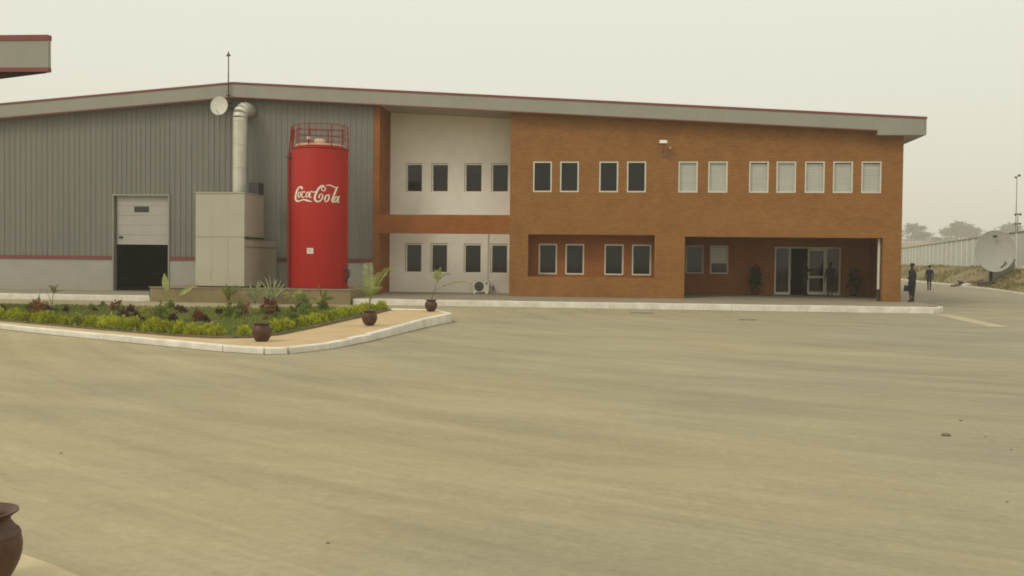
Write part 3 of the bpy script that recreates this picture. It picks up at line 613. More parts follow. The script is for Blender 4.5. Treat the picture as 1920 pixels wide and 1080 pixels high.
A = empty('air_handling_unit', (-17.4, -3, .65), 'pale cream cabinet unit with a tall silver duct rising to the roof', 'ventilation unit')
ax0, ax1 = -18.53, -16.33
obj('core', MB().box(ax0+.02, ax1-.02, -4.58, -2.2, .72, 4.76).box(ax0+.02, ax1-.02, -2.199, -.5, .72, 2.75), cab_m, A)
obj('skid', MB().box(ax0+.05, ax1-.05, -4.55, -.55, .64, .72), dkmet, A)
for k in range(3):
    xa = ax0+k*(ax1-ax0)/3; xb = xa+(ax1-ax0)/3
    obj('panel', MB().box(xa+.004, xb-.004, -4.602, -4.58, .74, 2.84), cab_m, A); obj('panel', MB().box(xa+.002, xb-.002, -4.601, -4.58, 2.87, 4.74), cab_m, A)
for k in range(2):
    ya = -4.58+k*1.19; obj('panel', MB().box(ax1-.02, ax1, ya+.005, ya+1.185, 2.90, 4.74), cab_m, A)
for k in range(4):
    ya = -4.58+k*1.02; obj('panel', MB().box(ax1-.02, ax1+.002, ya+.005, ya+1.015, .74, 2.72), cab_m, A)
obj('joint_rail', MB().box(ax1-.018, ax1+.03, -4.6, -2.2, 2.80, 2.87), dkmet, A); obj('lower_rail', MB().box(ax1-.018, ax1+.02, -4.6, -.5, 2.43, 2.46), steel, A)
obj('lid', MB().box(ax0-.02, ax1+.02, -4.63, -2.18, 4.76, 4.81), cab_m, A)
obj('motor', MB().box(-17.25, -16.78, -1.7, -1.0, 4.82, 5.45), dkmet, A)
dcx, dcy, dr = -18.0, -.85, .33
dv = obj('duct', MB().lathe([(dr, 2.7), (dr, 8.55)], 28, (dcx, dcy, 0)), galv, A, smooth=40)
for z in (4.0, 5.1, 6.2, 7.3, 8.4): obj('duct_seam', MB().lathe([(dr, -.02), (dr+.014, -.012), (dr+.014, .012), (dr, .02)], 28, (dcx, dcy, z)), galv, dv, smooth=40)
prev = None
for k in range(4):
    a0, a1 = R(22.5*k), R(22.5*(k+1)); rc = .45
    P_ = lambda a_: (dcx+.10*(1-math.cos(a_)), dcy+rc*(1-math.cos(a_)), 8.55+rc*math.sin(a_))
    obj('elbow_segment', MB().tube([P_(a0), P_(a1)], dr+.012*(k % 2), 24), galv, dv, smooth=40)
obj('wall_collar', MB().tube([(dcx+.1, dcy+.45, 9.0), (dcx+.11, .0, 9.0)], dr, 24), galv, dv, smooth=40)
obj('wall_flange', MB().tube([(dcx+.11, -.06, 9.0), (dcx+.11, .03, 9.0)], dr+.07, 24), steel, dv, smooth=40)

# ---------------------------------------------------------------- canopy of the neighbouring building, top left
CP = empty('neighbour_canopy', (-19, -21.5, 0), 'grey canopy with red edge bands jutting in at the top left', 'canopy')
cpoly = [(-14.90, -22.0), (-17.3, -20.95), (-30, -12.0), (-30, -22.35)]
cb_ = MB().prism(cpoly, 6.9, 7.5); obj('deck', cb_, dark_in, CP)
def cfas(name, z0, z1, off, m_):
    b = MB(); pts = [(-30, -22.35), (-14.90, -22.0), (-17.3, -20.95), (-30, -12.0)]
    for i, ((xa, ya), (xb, yb)) in enumerate(zip(pts[:-1], pts[1:])):
        d = Vector((xb-xa, yb-ya)).normalized(); nx, ny = d.y*off, -d.x*off
        b.hexa([(xa, ya, z0), (xb, yb, z0), (xb+nx, yb+ny, z0), (xa+nx, ya+ny, z0), (xa, ya, z1), (xb, yb, z1), (xb+nx, yb+ny, z1), (xa+nx, ya+ny, z1)])
    return obj(name, b, m_, CP)
cfas('fascia', 6.84, 7.54, .05, fasc_m); cfas('top_band', 7.543, 7.68, .075, red_trim); cfas('bottom_band', 6.73, 6.837, .065, red_trim)
obj('soffit', MB().prism([(-15.0, -21.98), (-17.35, -20.98), (-30, -12.1), (-30, -22.3)], 6.70, 6.735), dark_in, CP)
for x, y in ((-20, -21.4), (-26, -21.4), (-20.5, -19.9), (-26, -16)): obj('column', MB().tube([(x, y, 0), (x, y, 6.75)], .15, 14), fasc_m, CP, smooth=50)

# ---------------------------------------------------------------- planted island
outer = [(-30, -14.2), (-22, -18.5), (-16.39, -21.83), (-13.98, -23.38), (-10.13, -25.69), (-8.24, -26.8), (-7.23, -27.16), (-6.74, -27.0), (-6.26, -25.7), (-5.97, -23.27), (-5.68, -18.41), (-5.36, -15.30), (-6.15, -13.4), (-8.6, -12.6), (-14.9, -11.6), (-23.4, -11.2), (-30, -11.1)]
def iz(x, y): return .13 + .15*ss((y+27.5)/12.5)*ss((x+15)/8)
def inset(poly, d):
    out = []; n = len(poly)
    for i in range(n):
        p0, p1, p2 = Vector(poly[i-1]), Vector(poly[i]), Vector(poly[(i+1) % n]); a_ = (p1-p0).normalized(); b_ = (p2-p1).normalized()
        n1 = Vector((-a_.y, a_.x)); n2 = Vector((-b_.y, b_.x)); m_ = (n1+n2).normalized(); out.append(tuple(p1+m_*d/max(.4, m_.dot(n1))))
    return out
isl = obj('planted_island', MB().prism(inset(outer, .1), -.03, lambda x, y: iz(x, y)-.012), sand_m, kind='structure')
kerb_run(isl, inset(outer, .09), iz, step=1.0, w=.17)
kerb_foot_m = mat('kerb_foot_strip', (.27, .225, .14), (.15, .12, .075), 5, .95, .3, 25)
o1 = inset(outer, .05); db_ = MB()      # thin dark strips of uneven width along the foot of the kerbs
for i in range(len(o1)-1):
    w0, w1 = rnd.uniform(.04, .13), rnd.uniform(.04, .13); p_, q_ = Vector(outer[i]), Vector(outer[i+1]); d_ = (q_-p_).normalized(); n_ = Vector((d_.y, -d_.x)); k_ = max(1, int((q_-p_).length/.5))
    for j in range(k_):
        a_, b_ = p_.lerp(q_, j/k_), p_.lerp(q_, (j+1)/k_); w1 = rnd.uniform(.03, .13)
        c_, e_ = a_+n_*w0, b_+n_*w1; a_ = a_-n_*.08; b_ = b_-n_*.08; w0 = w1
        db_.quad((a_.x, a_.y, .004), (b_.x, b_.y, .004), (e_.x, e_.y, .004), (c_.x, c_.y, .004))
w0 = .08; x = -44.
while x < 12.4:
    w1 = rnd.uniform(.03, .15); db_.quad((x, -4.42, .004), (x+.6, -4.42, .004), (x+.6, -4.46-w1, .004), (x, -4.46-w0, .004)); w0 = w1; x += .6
obj('kerb_foot_strip', db_, kerb_foot_m, smooth='raw', kind='structure')
bed = [(-26, -15.4), (-21.5, -17.6), (-17.1, -20.6), (-13.2, -23.0), (-10.2, -24.75), (-9.2, -25.1), (-8.4, -24.9), (-8.0, -24.0), (-7.85, -21.8), (-7.72, -17.5), (-7.7, -13.75), (-10, -13.3), (-15, -12.75), (-26, -12.4)]
def biz(x, y): return iz(x, y)
obj('bed_soil', MB().prism(bed, -.02, lambda x, y: biz(x, y)+.03), soil_m, kind='structure')
def inside(p, poly):
    x, y = p; c = False; n = len(poly)
    for i in range(n):
        (xa, ya), (xb, yb) = poly[i], poly[i-1]
        if (ya > y) != (yb > y) and x < (xb-xa)*(y-ya)/(yb-ya)+xa: c = not c
    return c

# ---- foliage
def leafy(n, rx, rz, size, seed, up=.4, pointed=True, hollow=.35):
    """clump of small separate leaves through a dome"""
    r_ = random.Random(seed); b = MB()
    for _ in range(n):
        while True:
            p = Vector((r_.uniform(-1, 1), r_.uniform(-1, 1), r_.uniform(0, 1)))
            if hollow < p.length < 1: break
        lob = .78+.22*math.sin(3*math.atan2(p.y, p.x)+seed)
        c = Vector((p.x*rx*lob, p.y*rx*lob, p.z*rz*(.85+.3*r_.random())))
        d = (p+Vector((r_.uniform(-.7, .7), r_.uniform(-.7, .7), up+r_.uniform(-.4, .5)))).normalized()
        s_ = d.cross(Vector((r_.uniform(-1, 1), r_.uniform(-1, 1), r_.uniform(-.3, 1)))).normalized(); L = size*r_.uniform(.7, 1.3); w = L*.34; m_ = c+d*L*.5
        nn = d.cross(s_)*w*.25
        b.v += [tuple(c), tuple(m_+s_*w+nn), tuple(c+d*L), tuple(m_-s_*w+nn)]; k = len(b.v)-4; b.f += [(k, k+1, k+2), (k, k+2, k+3)]
    return b
def shrub_meshes(n, count, rx, rz, size, m_, seed, **k): return [mesh('foliage', leafy(count, rx, rz, size, seed+i, **k), m_, 'raw') for i in range(n)]
def stems_mesh(rx, rz, seed, n=6):
    r_ = random.Random(seed); b = MB()
    for _ in range(n): a_ = r_.uniform(0, 6.28); b.tube([(0, 0, -.04), (rx*.25*math.cos(a_), rx*.25*math.sin(a_), rz*.4), (rx*.6*math.cos(a_), rx*.6*math.sin(a_), rz*.8)], [.012, .009, .004], 4)
    return mesh('stems', b, stem_m)
def shrub(name, meshes, stems, x, y, s, label, cat, group, sz=None):
    o = bpy.data.objects.new(name, None); o.empty_display_size = .2; o.location = (x, y, biz(x, y)+.03); o.rotation_euler = (0, 0, rnd.uniform(0, 6.28)); o.scale = (s, s, sz or s*rnd.uniform(.85, 1.15)); col.objects.link(o)
    tag(o, label, cat, group); link(bpy.data.objects.new('foliage', rnd.choice(meshes)), o)
    if stems: link(bpy.data.objects.new('stems', stems), o)
    return o
lime = shrub_meshes(5, 170, .21, .24, .075, leaf_lime, 10); st_s = stems_mesh(.24, .3, 3)
# clipped border of lime bushes along the two open sides of the bed
border = []
def along(pts, step, off=0.):
    out = []
    for (xa, ya), (xb, yb) in zip(pts[:-1], pts[1:]):
        d = math.hypot(xb-xa, yb-ya); k = max(1, round(d/step)); nx, ny = -(yb-ya)/d, (xb-xa)/d
        out += [(xa+(xb-xa)*(i+.5)/k+nx*off, ya+(yb-ya)*(i+.5)/k+ny*off) for i in range(k)]
    return out
for q in along([(-21.5, -17.6), (-17.1, -20.6), (-13.2, -23.0), (-10.2, -24.75), (-9.2, -25.1)], .36, .28): border.append((*q, 'left'))
for q in along([(-8.4, -24.9), (-8.0, -24.0), (-7.85, -21.8), (-7.72, -17.5), (-7.7, -13.75)], .40, .30): border.append((*q, 'right'))
for x, y, side in border:
    lab = 'small lime green bush in the border row along the long front edge of the bed' if side == 'left' else 'small lime green bush in the border row along the right edge of the bed'
    shrub('border_bush', lime, st_s, x+rnd.uniform(-.06, .06), y+rnd.uniform(-.06, .06), rnd.uniform(.78, 1.15), lab, 'bush', 'lime border bushes, ' + ('front row' if side == 'left' else 'right row'))
for q in along([(-20.5, -17.0), (-16.6, -19.8), (-12.8, -22.1), (-9.6, -24.2)], .8, .35):
    shrub('border_bush', lime, st_s, q[0]+rnd.uniform(-.2, .2), q[1]+rnd.uniform(-.2, .2), rnd.uniform(.6, .9), 'small lime green bush in the loose second row behind the front border', 'bush', 'lime border bushes, second row')
# ground cover inside
gb2 = MB(); r2 = random.Random(5)
for _ in range(30000):
    x, y = r2.uniform(-24, -7.8), r2.uniform(-25, -12.8)
    if not inside((x, y), bed) or math.sin(x*1.7+math.sin(y*1.3)*1.5)*math.cos(y*.9) < -.62: continue
    z = biz(x, y)+.03; a_ = r2.uniform(0, 6.28); h = r2.uniform(.05, .13); w = r2.uniform(.015, .035); dx, dy = math.cos(a_)*w, math.sin(a_)*w; lx, ly = r2.uniform(-.05, .05), r2.uniform(-.05, .05)
    k = len(gb2.v); gb2.v += [(x-dx, y-dy, z), (x+dx, y+dy, z), (x+dx*.7+lx, y+dy*.7+ly, z+h*.7), (x+lx*1.8, y+ly*1.8, z+h)]; gb2.f += [(k, k+1, k+2), (k, k+2, k+3)]
obj('ground_cover', gb2, grass_m, smooth='raw', label='green ground cover filling the flower bed', cat='ground cover', kind='stuff')
pur = shrub_meshes(3, 90, .19, .24, .09, leaf_pur, 30); redm = shrub_meshes(3, 120, .24, .40, .10, leaf_red, 40); grn = shrub_meshes(3, 200, .28, .52, .10, leaf_green, 50); st_b = stems_mesh(.3, .5, 9)
G_P, G_R, G_G = 'dark purple bedding plants', 'red leaved bushes in the bed', 'green bushes in the bed'
for x, y, s, lab in [(-17.9, -17.6, 1.0, 'dark red leaved bush near the left edge of the picture, in the bed'), (-16.4, -15.6, .95, 'dark red leaved bush in front of the white kerb left of the hall door'),
                     (-11.0, -16.4, 1.15, 'tallest red leaved bush, in front of the plinth below the cabinet'), (-11.6, -20.2, .85, 'low red leaved bush behind the empty round pot'), (-10.6, -17.2, .7, 'small red leaved bush beside the tallest red one')]:
    shrub('red_bush', redm, st_b, x, y, s, lab, 'bush', G_R)
for x, y, s, lab in [(-12.5, -20.6, 1.05, 'largest green bush in the middle of the bed'), (-10.35, -14.9, 1.1, 'upright green bush before the plinth, right of the cabinet'), (-9.6, -15.2, .75, 'thin green bush left of the potted palm at the bed edge'),
                     (-11.2, -19.0, .8, 'mid green bush behind the empty round pot'), (-12.6, -14.6, .7, 'small green bush below the left end of the plinth'), (-14.7, -18.5, .55, 'small green bush left of the large middle one'), (-9.4, -18.0, .65, 'small green bush near the right border row'), (-15.2, -14.2, .6, 'small yellowish green bush below the hall door')]:
    shrub('green_bush', grn, st_b, x, y, s, lab, 'bush', G_G)
for _i in range(46):
    while True:
        x_, y_ = rnd.uniform(-19, -8.6), rnd.uniform(-22.5, -13.3)
        if inside((x_, y_), bed) and inside((x_+.5, y_-.5), bed): break
    k_ = _i % 5; m3, nm3, gr3 = ((grn, 'low green leafy plant scattered in the middle of the flower bed', 'low green bedding plants'), (lime, 'low yellow green plant scattered behind the border rows of the bed', 'low yellow green bedding plants'), (lime, 'low yellow green plant scattered behind the border rows of the bed', 'low yellow green bedding plants'), (redm, 'low plant with reddish leaves scattered in the flower bed', 'low reddish bedding plants'), (grn, 'low green leafy plant scattered in the middle of the flower bed', 'low green bedding plants'))[k_]
    shrub('bedding_plant', m3, None, x_, y_, rnd.uniform(.35, .6)*(1.4 if m3 is lime else 1), nm3, 'plant', gr3)
pp = [(-18.9, -17.2), (-18.4, -16.6), (-17.2, -17.1), (-16.8, -16.2), (-15.6, -16.0), (-15.1, -16.6), (-14.2, -19.7), (-13.5, -20.1), (-13.1, -19.4), (-12.9, -20.9), (-12.0, -20.9), (-11.3, -20.6), (-10.9, -18.2), (-10.4, -18.6), (-10.2, -17.6), (-11.9, -18.0), (-13.6, -16.5), (-14.3, -15.4), (-12.3, -16.6), (-9.9, -16.6)]
for x, y in pp: shrub('bedding_plant', pur, None, x+rnd.uniform(-.3, .3), y+rnd.uniform(-.3, .3), rnd.uniform(.55, .95), 'low dark purple leaved plant in the middle of the flower bed', 'plant', G_P)

def frond(base, d, L, droop, nl, ll, seed, wl=.22):
    """palm frond: arching rachis with paired leaflets; one mesh"""
    r_ = random.Random(seed); b = MB(); d = Vector(d).normalized(); p = Vector(base); pts = [p.copy()]; cur = d.copy(); n = 10
    for i in range(n): cur = (cur+Vector((0, 0, -droop*(i+1)/n))).normalized(); p = p+cur*L/n; pts.append(p.copy())
    b.tube(pts, [.010*(1-.8*i/n)+.002 for i in range(n+1)], 5)
    for k in range(nl):
        t_ = .22+.78*k/(nl-1); f_ = t_*n; i = min(n-1, int(f_)); q = pts[i].lerp(pts[i+1], f_-i); tan = (pts[i+1]-pts[i]).normalized()
        side = tan.cross(Vector((0, 0, 1))); side = side.normalized() if side.length > .05 else Vector((1, 0, 0)); upv = side.cross(tan)
        for s_ in (-1, 1):
            l = ll*(.55+.45*math.sin(math.pi*min(1, t_*.9+.1)))*r_.uniform(.85, 1.15); dd = (side*s_+tan*.75+upv*.35+Vector((0, 0, r_.uniform(-.35, .1)))).normalized(); w = l*wl*.5; wv = dd.cross(upv).normalized()*w
            m_ = q+dd*l*.5; e = q+dd*l+Vector((0, 0, -l*.18)); c = len(b.v); b.v += [tuple(q), tuple(m_+wv), tuple(e), tuple(m_-wv)]; b.f += [(c, c+1, c+2), (c, c+2, c+3)]
    return b
pot_prof = [(0, 0), (.10, 0), (.12, .010), (.145, .04), (.172, .085), (.192, .13), (.203, .175), (.205, .215), (.198, .255), (.181, .290), (.160, .316), (.150, .333), (.152, .347), (.168, .364), (.188, .376), (.189, .384), (.180, .386), (.150, .366), (.136, .345), (.136, .325), (.165, .28), (.18, .2), (.15, .08), (0, .03)]
pot_me = mesh('pot', MB().lathe(pot_prof, 48), clay, 35); band_me = mesh('pot_band', MB().lathe([(.1985, .262), (.198, .268), (.191, .282), (.186, .286)], 48), clay, 35)
soil_me = mesh('pot_soil', MB().lathe([(0, .305), (.145, .30)], 24), soil_m)
def pot(loc, label, s=1., name='clay_pot', cat='pot', group='round clay pots'):
    e = empty(name, loc, label, cat, group); e.scale = (s, s, s)
    p = link(bpy.data.objects.new('pot', pot_me), e) if name != 'clay_pot' else link(bpy.data.objects.new('body', pot_me), e)
    link(bpy.data.objects.new('rim_band', band_me), p); link(bpy.data.objects.new('soil', soil_me), e) if name != 'clay_pot' else None
    return e
def local(name, mb, m_, parent, smooth='raw'): return link(bpy.data.objects.new(name, mesh(name, mb, m_, smooth)), parent)
pot((-7.86, -25.54, iz(-7.86, -25.54)-.013), 'empty round dark clay pot at the rounded front corner of the island', 1.06)
p1 = pot((-6.69, -20.65, iz(-6.69, -20.65)-.013), 'round dark clay pot with a bushy young palm on the island path', 1.0, 'potted_palm', 'potted palm', 'potted palms')
local('stem', MB().tube([(0, 0, .3), (.0, 0, .62), (.02, 0, .85)], [.02, .016, .012], 7), stem_m, p1)
for i, (d, L, dr_, nl, ll) in enumerate([((.42, -.1, 1), 1.15, .16, 20, .30), ((-.04, .0, 1), 1.0, .03, 17, .26), ((.2, .15, 1), .8, .13, 15, .28), ((-.4, -.25, .7), .5, .2, 10, .22), ((.35, -.4, .7), .6, .2, 11, .24), ((-.1, .4, .9), .65, .1, 10, .22)]):
    local('frond', frond((.01, 0, .62 if i < 3 else .7), d, L, dr_, nl, ll, 60+i, .15), leaf_palm, p1)
p2 = pot((-6.27, -14.18, iz(-6.27, -14.18)-.013), 'round dark clay pot with a thin leaning palm at the tip of the island', 1.0, 'potted_palm', 'potted palm', 'potted palms')
local('stem', MB().tube([(0, 0, .3), (.07, 0, .6), (.2, -.02, .95)], [.014, .011, .008], 6), stem_m, p2)
for i, (d, L, dr_, nl, ll) in enumerate([((.2, 0, 1), .5, .1, 11, .28), ((.6, 0, .9), .5, .2, 11, .28), ((-.25, 0, 1), .4, .08, 9, .25), ((.05, .2, 1), .4, .1, 9, .24)]): local('frond', frond((.2, -.02, .93), d, L, dr_, nl, ll, 80+i, .15), leaf_palm, p2)
local('frond', frond((.12, 0, .7), (1, -.05, .5), 1.2, .12, 16, .26, 90, .15), leaf_palm, p2)

# plants standing before the plinth
def broad(base, d, L, w, bend, seed):
    b = MB(); d = Vector(d).normalized(); p = Vector(base); cur = d.copy(); n = 8; side = d.cross(Vector((.2, 1, .1))).normalized(); rows = []
    stem = L*.55; b.tube([p, p+d*stem], [.022, .014], 6); p = p+d*stem
    for i in range(n+1):
        t_ = i/n; ww_ = w*math.sin(math.pi*(.06+.94*t_)**.8) if i < n else .004; up_ = cur.cross(side)*ww_*.3; rows.append((p+side*ww_+up_, p.copy(), p-side*ww_+up_)); cur = (cur+Vector((0, 0, -bend/n))+d*.0).normalized(); p = p+cur*L*.8/n
    k = len(b.v)
    for r_ in rows: b.v += [tuple(q) for q in r_]
    for i in range(n):
        a_ = k+3*i; b.f += [(a_, a_+1, a_+4, a_+3), (a_+1, a_+2, a_+5, a_+4)]
    return b
ban = empty('banana_plant', (-19.3, -5.5, 0), 'young plant with two broad pale leaves at the left end of the plinth', 'plant')
for i, (d, L, w, bend) in enumerate([((-.12, -.1, 1), .98, .18, .1), ((.85, -.1, .62), 1.05, .10, .25), ((-.5, -.2, .6), .5, .08, .6), ((.3, -.4, .5), .5, .08, .6)]): local('leaf', broad((0, 0, 0), d, L, w, bend, i), leaf_palm, ban)
def strap_plant(name, loc, n, L, w, seed, m_, label, cat='plant', group=None):
    e = empty(name, loc, label, cat, group); r_ = random.Random(seed)
    for k in range(n):
        a_ = r_.uniform(0, 6.28); el = r_.uniform(.5, 1.4); d = (math.cos(a_)*math.cos(el), math.sin(a_)*math.cos(el), math.sin(el)); local('leaf', broad((r_.uniform(-.05, .05), r_.uniform(-.05, .05), r_.uniform(0, L*.3)), d, L*r_.uniform(.6, 1), w, r_.uniform(.3, 1.0), k), m_, e)
    return e
strap_plant('variegated_plant', (-14.75, -5.5, 0), 24, .98, .042, 11, leaf_var, 'tall plant with long white edged leaves between cabinet and tank')
strap_plant('variegated_plant', (-15.55, -5.4, 0), 20, .72, .045, 12, leaf_var, 'lower white edged plant at the right foot of the cabinet')
strap_plant('trailing_plant', (-16.8, -5.2, .1), 12, .62, .06, 13, leaf_green, 'low green plant against the plinth under the cabinet front')
strap_plant('trailing_plant', (-14.0, -5.3, .1), 10, .55, .06, 14, leaf_palm, 'low pale green plant at the left foot of the red tank')
strap_plant('trailing_plant', (-12.4, -6.0, 0), 10, .6, .05, 15, leaf_green, 'thin green plant before the right end of the plinth')
sp = empty('palm_seedling', (-19.2, -14.6, biz(-19.2, -14.6)), 'small palm seedling on a thin bent stem left of the hall door', 'plant')
local('stem', MB().tube([(0, 0, 0), (.0, 0, .4), (.05, 0, .62)], [.012, .01, .007], 6), stem_m, sp); local('stem', MB().tube([(0, 0, .1), (-.25, 0, .75), (-.42, 0, .72), (-.5, 0, .45)], [.008, .007, .006, .005], 5), stem_m, sp)
for i, d in enumerate([(.3, 0, 1), (-.3, .1, .9), (.7, 0, .6)]): local('frond', frond((.04, 0, .55), d, .32, .2, 6, .16, 100+i, .3), leaf_green, sp)
local('frond', frond((-.47, 0, .5), (-.1, 0, -1), .25, .0, 6, .12, 110, .3), leaf_dark, sp)

# potted shrubs in the porch
dkshrub = shrub_meshes(2, 220, .32, .95, .15, leaf_dark, 70)
for x, y, s, lab in ((6.45, 3.7, 1.0, 'dark potted shrub on the porch between the window and the glass door'), (11.15, 3.7, 1.0, 'dark potted shrub on the porch right of the glass door')):
    e = empty('potted_shrub', (x, y, wz(x, y)), lab, 'potted plant', 'potted shrubs on the porch'); pp_ = link(bpy.data.objects.new('pot', pot_me), e); link(bpy.data.objects.new('soil', soil_me), e)
    fo = link(bpy.data.objects.new('foliage', rnd.choice(dkshrub)), e); fo.location = (0, 0, .42); link(bpy.data.objects.new('stem', stems_mesh(.2, .5, 5)), e).location = (0, 0, .33)

# near pavement corner with the big pot
npav = obj('near_pavement', MB().prism([(-9, -41.5), (-3.62, -41.45), (-3.48, -41.46), (-3.2, -41.62), (-2.92, -41.81), (-2.45, -42.3), (-2.2, -43.2), (-2.2, -46.2), (-9, -46.2)], -.05, .2), mat('near_slab', (.56, .47, .29), (.49, .41, .25), 3, .9, .25, 40), kind='structure')
pot((-3.335, -42.08, .2), 'large dark clay pot cut off at the lower left corner', 1.06)
for x, y, s, lab in ((3.69, -35.0, .055, 'flat brown stone lying on the yard at the right'), (4.23, -33.8, .022, 'small pebble on the yard beyond the flat brown stone'), (-3.45, -41.2, .03, 'small dark pebble by the edge of the near pavement'), (4.12, -35.0, .014, 'tiny pebble right of the flat brown stone'), (4.11, -35.8, .014, 'tiny pebble near the right edge of the picture below the flat brown stone'), (3.17, -38.3, .014, 'tiny pebble low at the right edge of the picture'), (-1.98, -40.3, .014, 'tiny dark pebble at the bottom of the picture left of centre'), (-5.48, -37.6, .014, 'small brown pebble on the yard at the left above the big pot')):
    b = MB(); r_ = random.Random(x)
    for zz, rr in ((0, .8), (.25, 1), (.5, .75), (.6, .3)): b.v += [(rr*(1+.25*r_.random())*math.cos(k*.785), .7*rr*(1+.25*r_.random())*math.sin(k*.785), zz) for k in range(8)]
    for i in range(3):
        for k in range(8): b.f.append((i*8+k, i*8+(k+1) % 8, i*8+8+(k+1) % 8, i*8+8+k))
    b.f.append(tuple(range(24, 32))); o = obj('stone', b, stone_m, label=lab, cat='stone'); o.location = (x, y, 0); o.scale = (s, s, s)

# ---------------------------------------------------------------- right background
pts = [(xk(y)-.05, y) for y in range(5, 126, 10)]
kb = MB()
for (xa, ya), (xb, yb) in zip(pts[:-1], pts[1:]): kb.hexa([(xa, ya, gz(xa, ya)-.1), (xa+.2, ya, gz(xa, ya)-.1), (xb+.2, yb, gz(xb, yb)-.1), (xb, yb, gz(xb, yb)-.1), (xa, ya, gz(xa, ya)+.13), (xa+.2, ya, gz(xa, ya)+.13), (xb+.2, yb, gz(xb, yb)+.13), (xb, yb, gz(xb, yb)+.13)])
obj('road_kerb', kb, kerb_w, kind='structure')
def xw(y): return 30.62 + (37.2-30.62)*(y-37)/50
BW = empty('boundary_wall', (xw(60), 60, 1.9), 'long pale panel wall with white posts along the far side of the road', 'wall')
wl = math.hypot(1, (37.2-30.62)/50); ang = math.atan2(1, (37.2-30.62)/50)
for k in range(52):
    y = 22+k*2.75; x = xw(y); z0 = gz(x, y)-.1; zt = 4.62-.0042*(y-37)
    x2, y2 = xw(y+2.75), y+2.75
    obj('post', MB().hexa([(x-.075, y-.08, z0), (x+.08, y-.08, z0), (x+.08, y+.08, z0), (x-.075, y+.08, z0), (x-.075, y-.08, zt+.02), (x+.08, y-.08, zt+.02), (x+.08, y+.08, zt+.02), (x-.075, y+.08, zt+.02)]), post_m, BW)
    obj('panel', MB().hexa([(x-.04, y+.083, z0), (x+.06, y+.083, z0), (x2+.06, y2-.083, z0), (x2-.04, y2-.083, z0), (x-.04, y+.083, zt-.06), (x+.06, y+.083, zt-.06), (x2+.06, y2-.083, zt-.07), (x2-.04, y2-.083, zt-.07)]), panel_m, BW)
    obj('coping', MB().hexa([(x-.1, y+.084, zt-.058), (x+.12, y+.084, zt-.058), (x2+.12, y2-.084, zt-.068), (x2-.1, y2-.084, zt-.068), (x-.1, y+.084, zt+.05), (x+.12, y+.084, zt+.05), (x2+.12, y2-.084, zt+.04), (x2-.1, y2-.084, zt+.04)]), cop_m, BW)
# dry grass on the bank
db = MB(); r3 = random.Random(21)
for _ in range(15000):
    y = 8+115*r3.random()**1.4; u = r3.uniform(.4, 8.2); x = xk(y)+u
    if x > xw(y)-.2 or math.sin(x*1.1)*math.cos(y*.35+x*.4) < -.55: continue
    z = gz(x, y); h = r3.uniform(.08, .38)*(.6+.4*math.sin(y*.23+u)); a_ = r3.uniform(0, 6.28); w = r3.uniform(.03, .08); dx, dy = math.cos(a_)*w, math.sin(a_)*w; lx, ly = r3.uniform(-.12, .12), r3.uniform(-.12, .12)
    k = len(db.v); db.v += [(x-dx, y-dy, z), (x+dx, y+dy, z), (x+lx, y+ly, z+h)]; db.f.append((k, k+1, k+2))
obj('dry_grass', db, dry_m, smooth='raw', label='dry yellowed grass on the bank below the boundary wall', cat='grass', kind='stuff')
# big ground dish
DX_, DY_ = 26.66, 30.0; dz = gz(DX_, DY_)-.03
D_ = empty('satellite_dish', (DX_, DY_, dz), 'large grey oval satellite dish on a short pedestal beside the road', 'satellite dish')
drot = Matrix.Rotation(R(-14), 3, 'Z') @ Matrix.Rotation(R(-14), 3, 'X'); dc = Vector((26.76, 29.9, 2.98))
obj('reflector', dish_profile(1.31, 1.54, .3, dc, drot, 56, 10), bigdish_m, D_, smooth=50)
obj('rim', MB().tube([dc+drot@Vector((1.31*math.cos(a_), -.3, 1.54*math.sin(a_))) for a_ in [2*math.pi*k/56 for k in range(57)]], .022, 6, False), bigdish_m, D_, smooth=60)
obj('pedestal', MB().tube([(DX_, 30.3, dz), (DX_, 30.3, dz+1.6)], .13, 12), dkmet, D_, smooth=50)
obj('base_block', MB().box(DX_-.75, DX_+.75, 29.6, 30.8, dz-.4, dz+.2), dkmet, D_)
obj('feed_arm', MB().tube([(26.76, 29.45, 1.52), (27.26, 29.2, 2.2)], .035, 6), dkmet, D_); obj('feed_horn', MB().tube([(27.24, 29.22, 2.16), (27.3, 29.3, 2.3)], [.05, .08], 8), steel, D_)
obj('top_bracket', MB().box(26.54, 26.80, 29.62, 29.72, 4.02, 4.2), dkmet, D_)
eq = empty('equipment_box', (28.2, 32.5, gz(28.2, 32.5)), 'grey green equipment box standing behind the large dish', 'equipment box')
obj('body', MB().box(27.35, 28.95, 32.0, 33.3, .6, 2.45), mat('box_paint', (.27, .27, .2), None, 3, .6), eq); obj('lid', MB().box(27.31, 28.99, 31.96, 33.34, 2.452, 2.5), steel, eq)
obj('door', MB().box(27.5, 28.2, 31.97, 31.999, 1.1, 2.35), mat('box_door', (.29, .29, .22), None, 3, .6), eq)
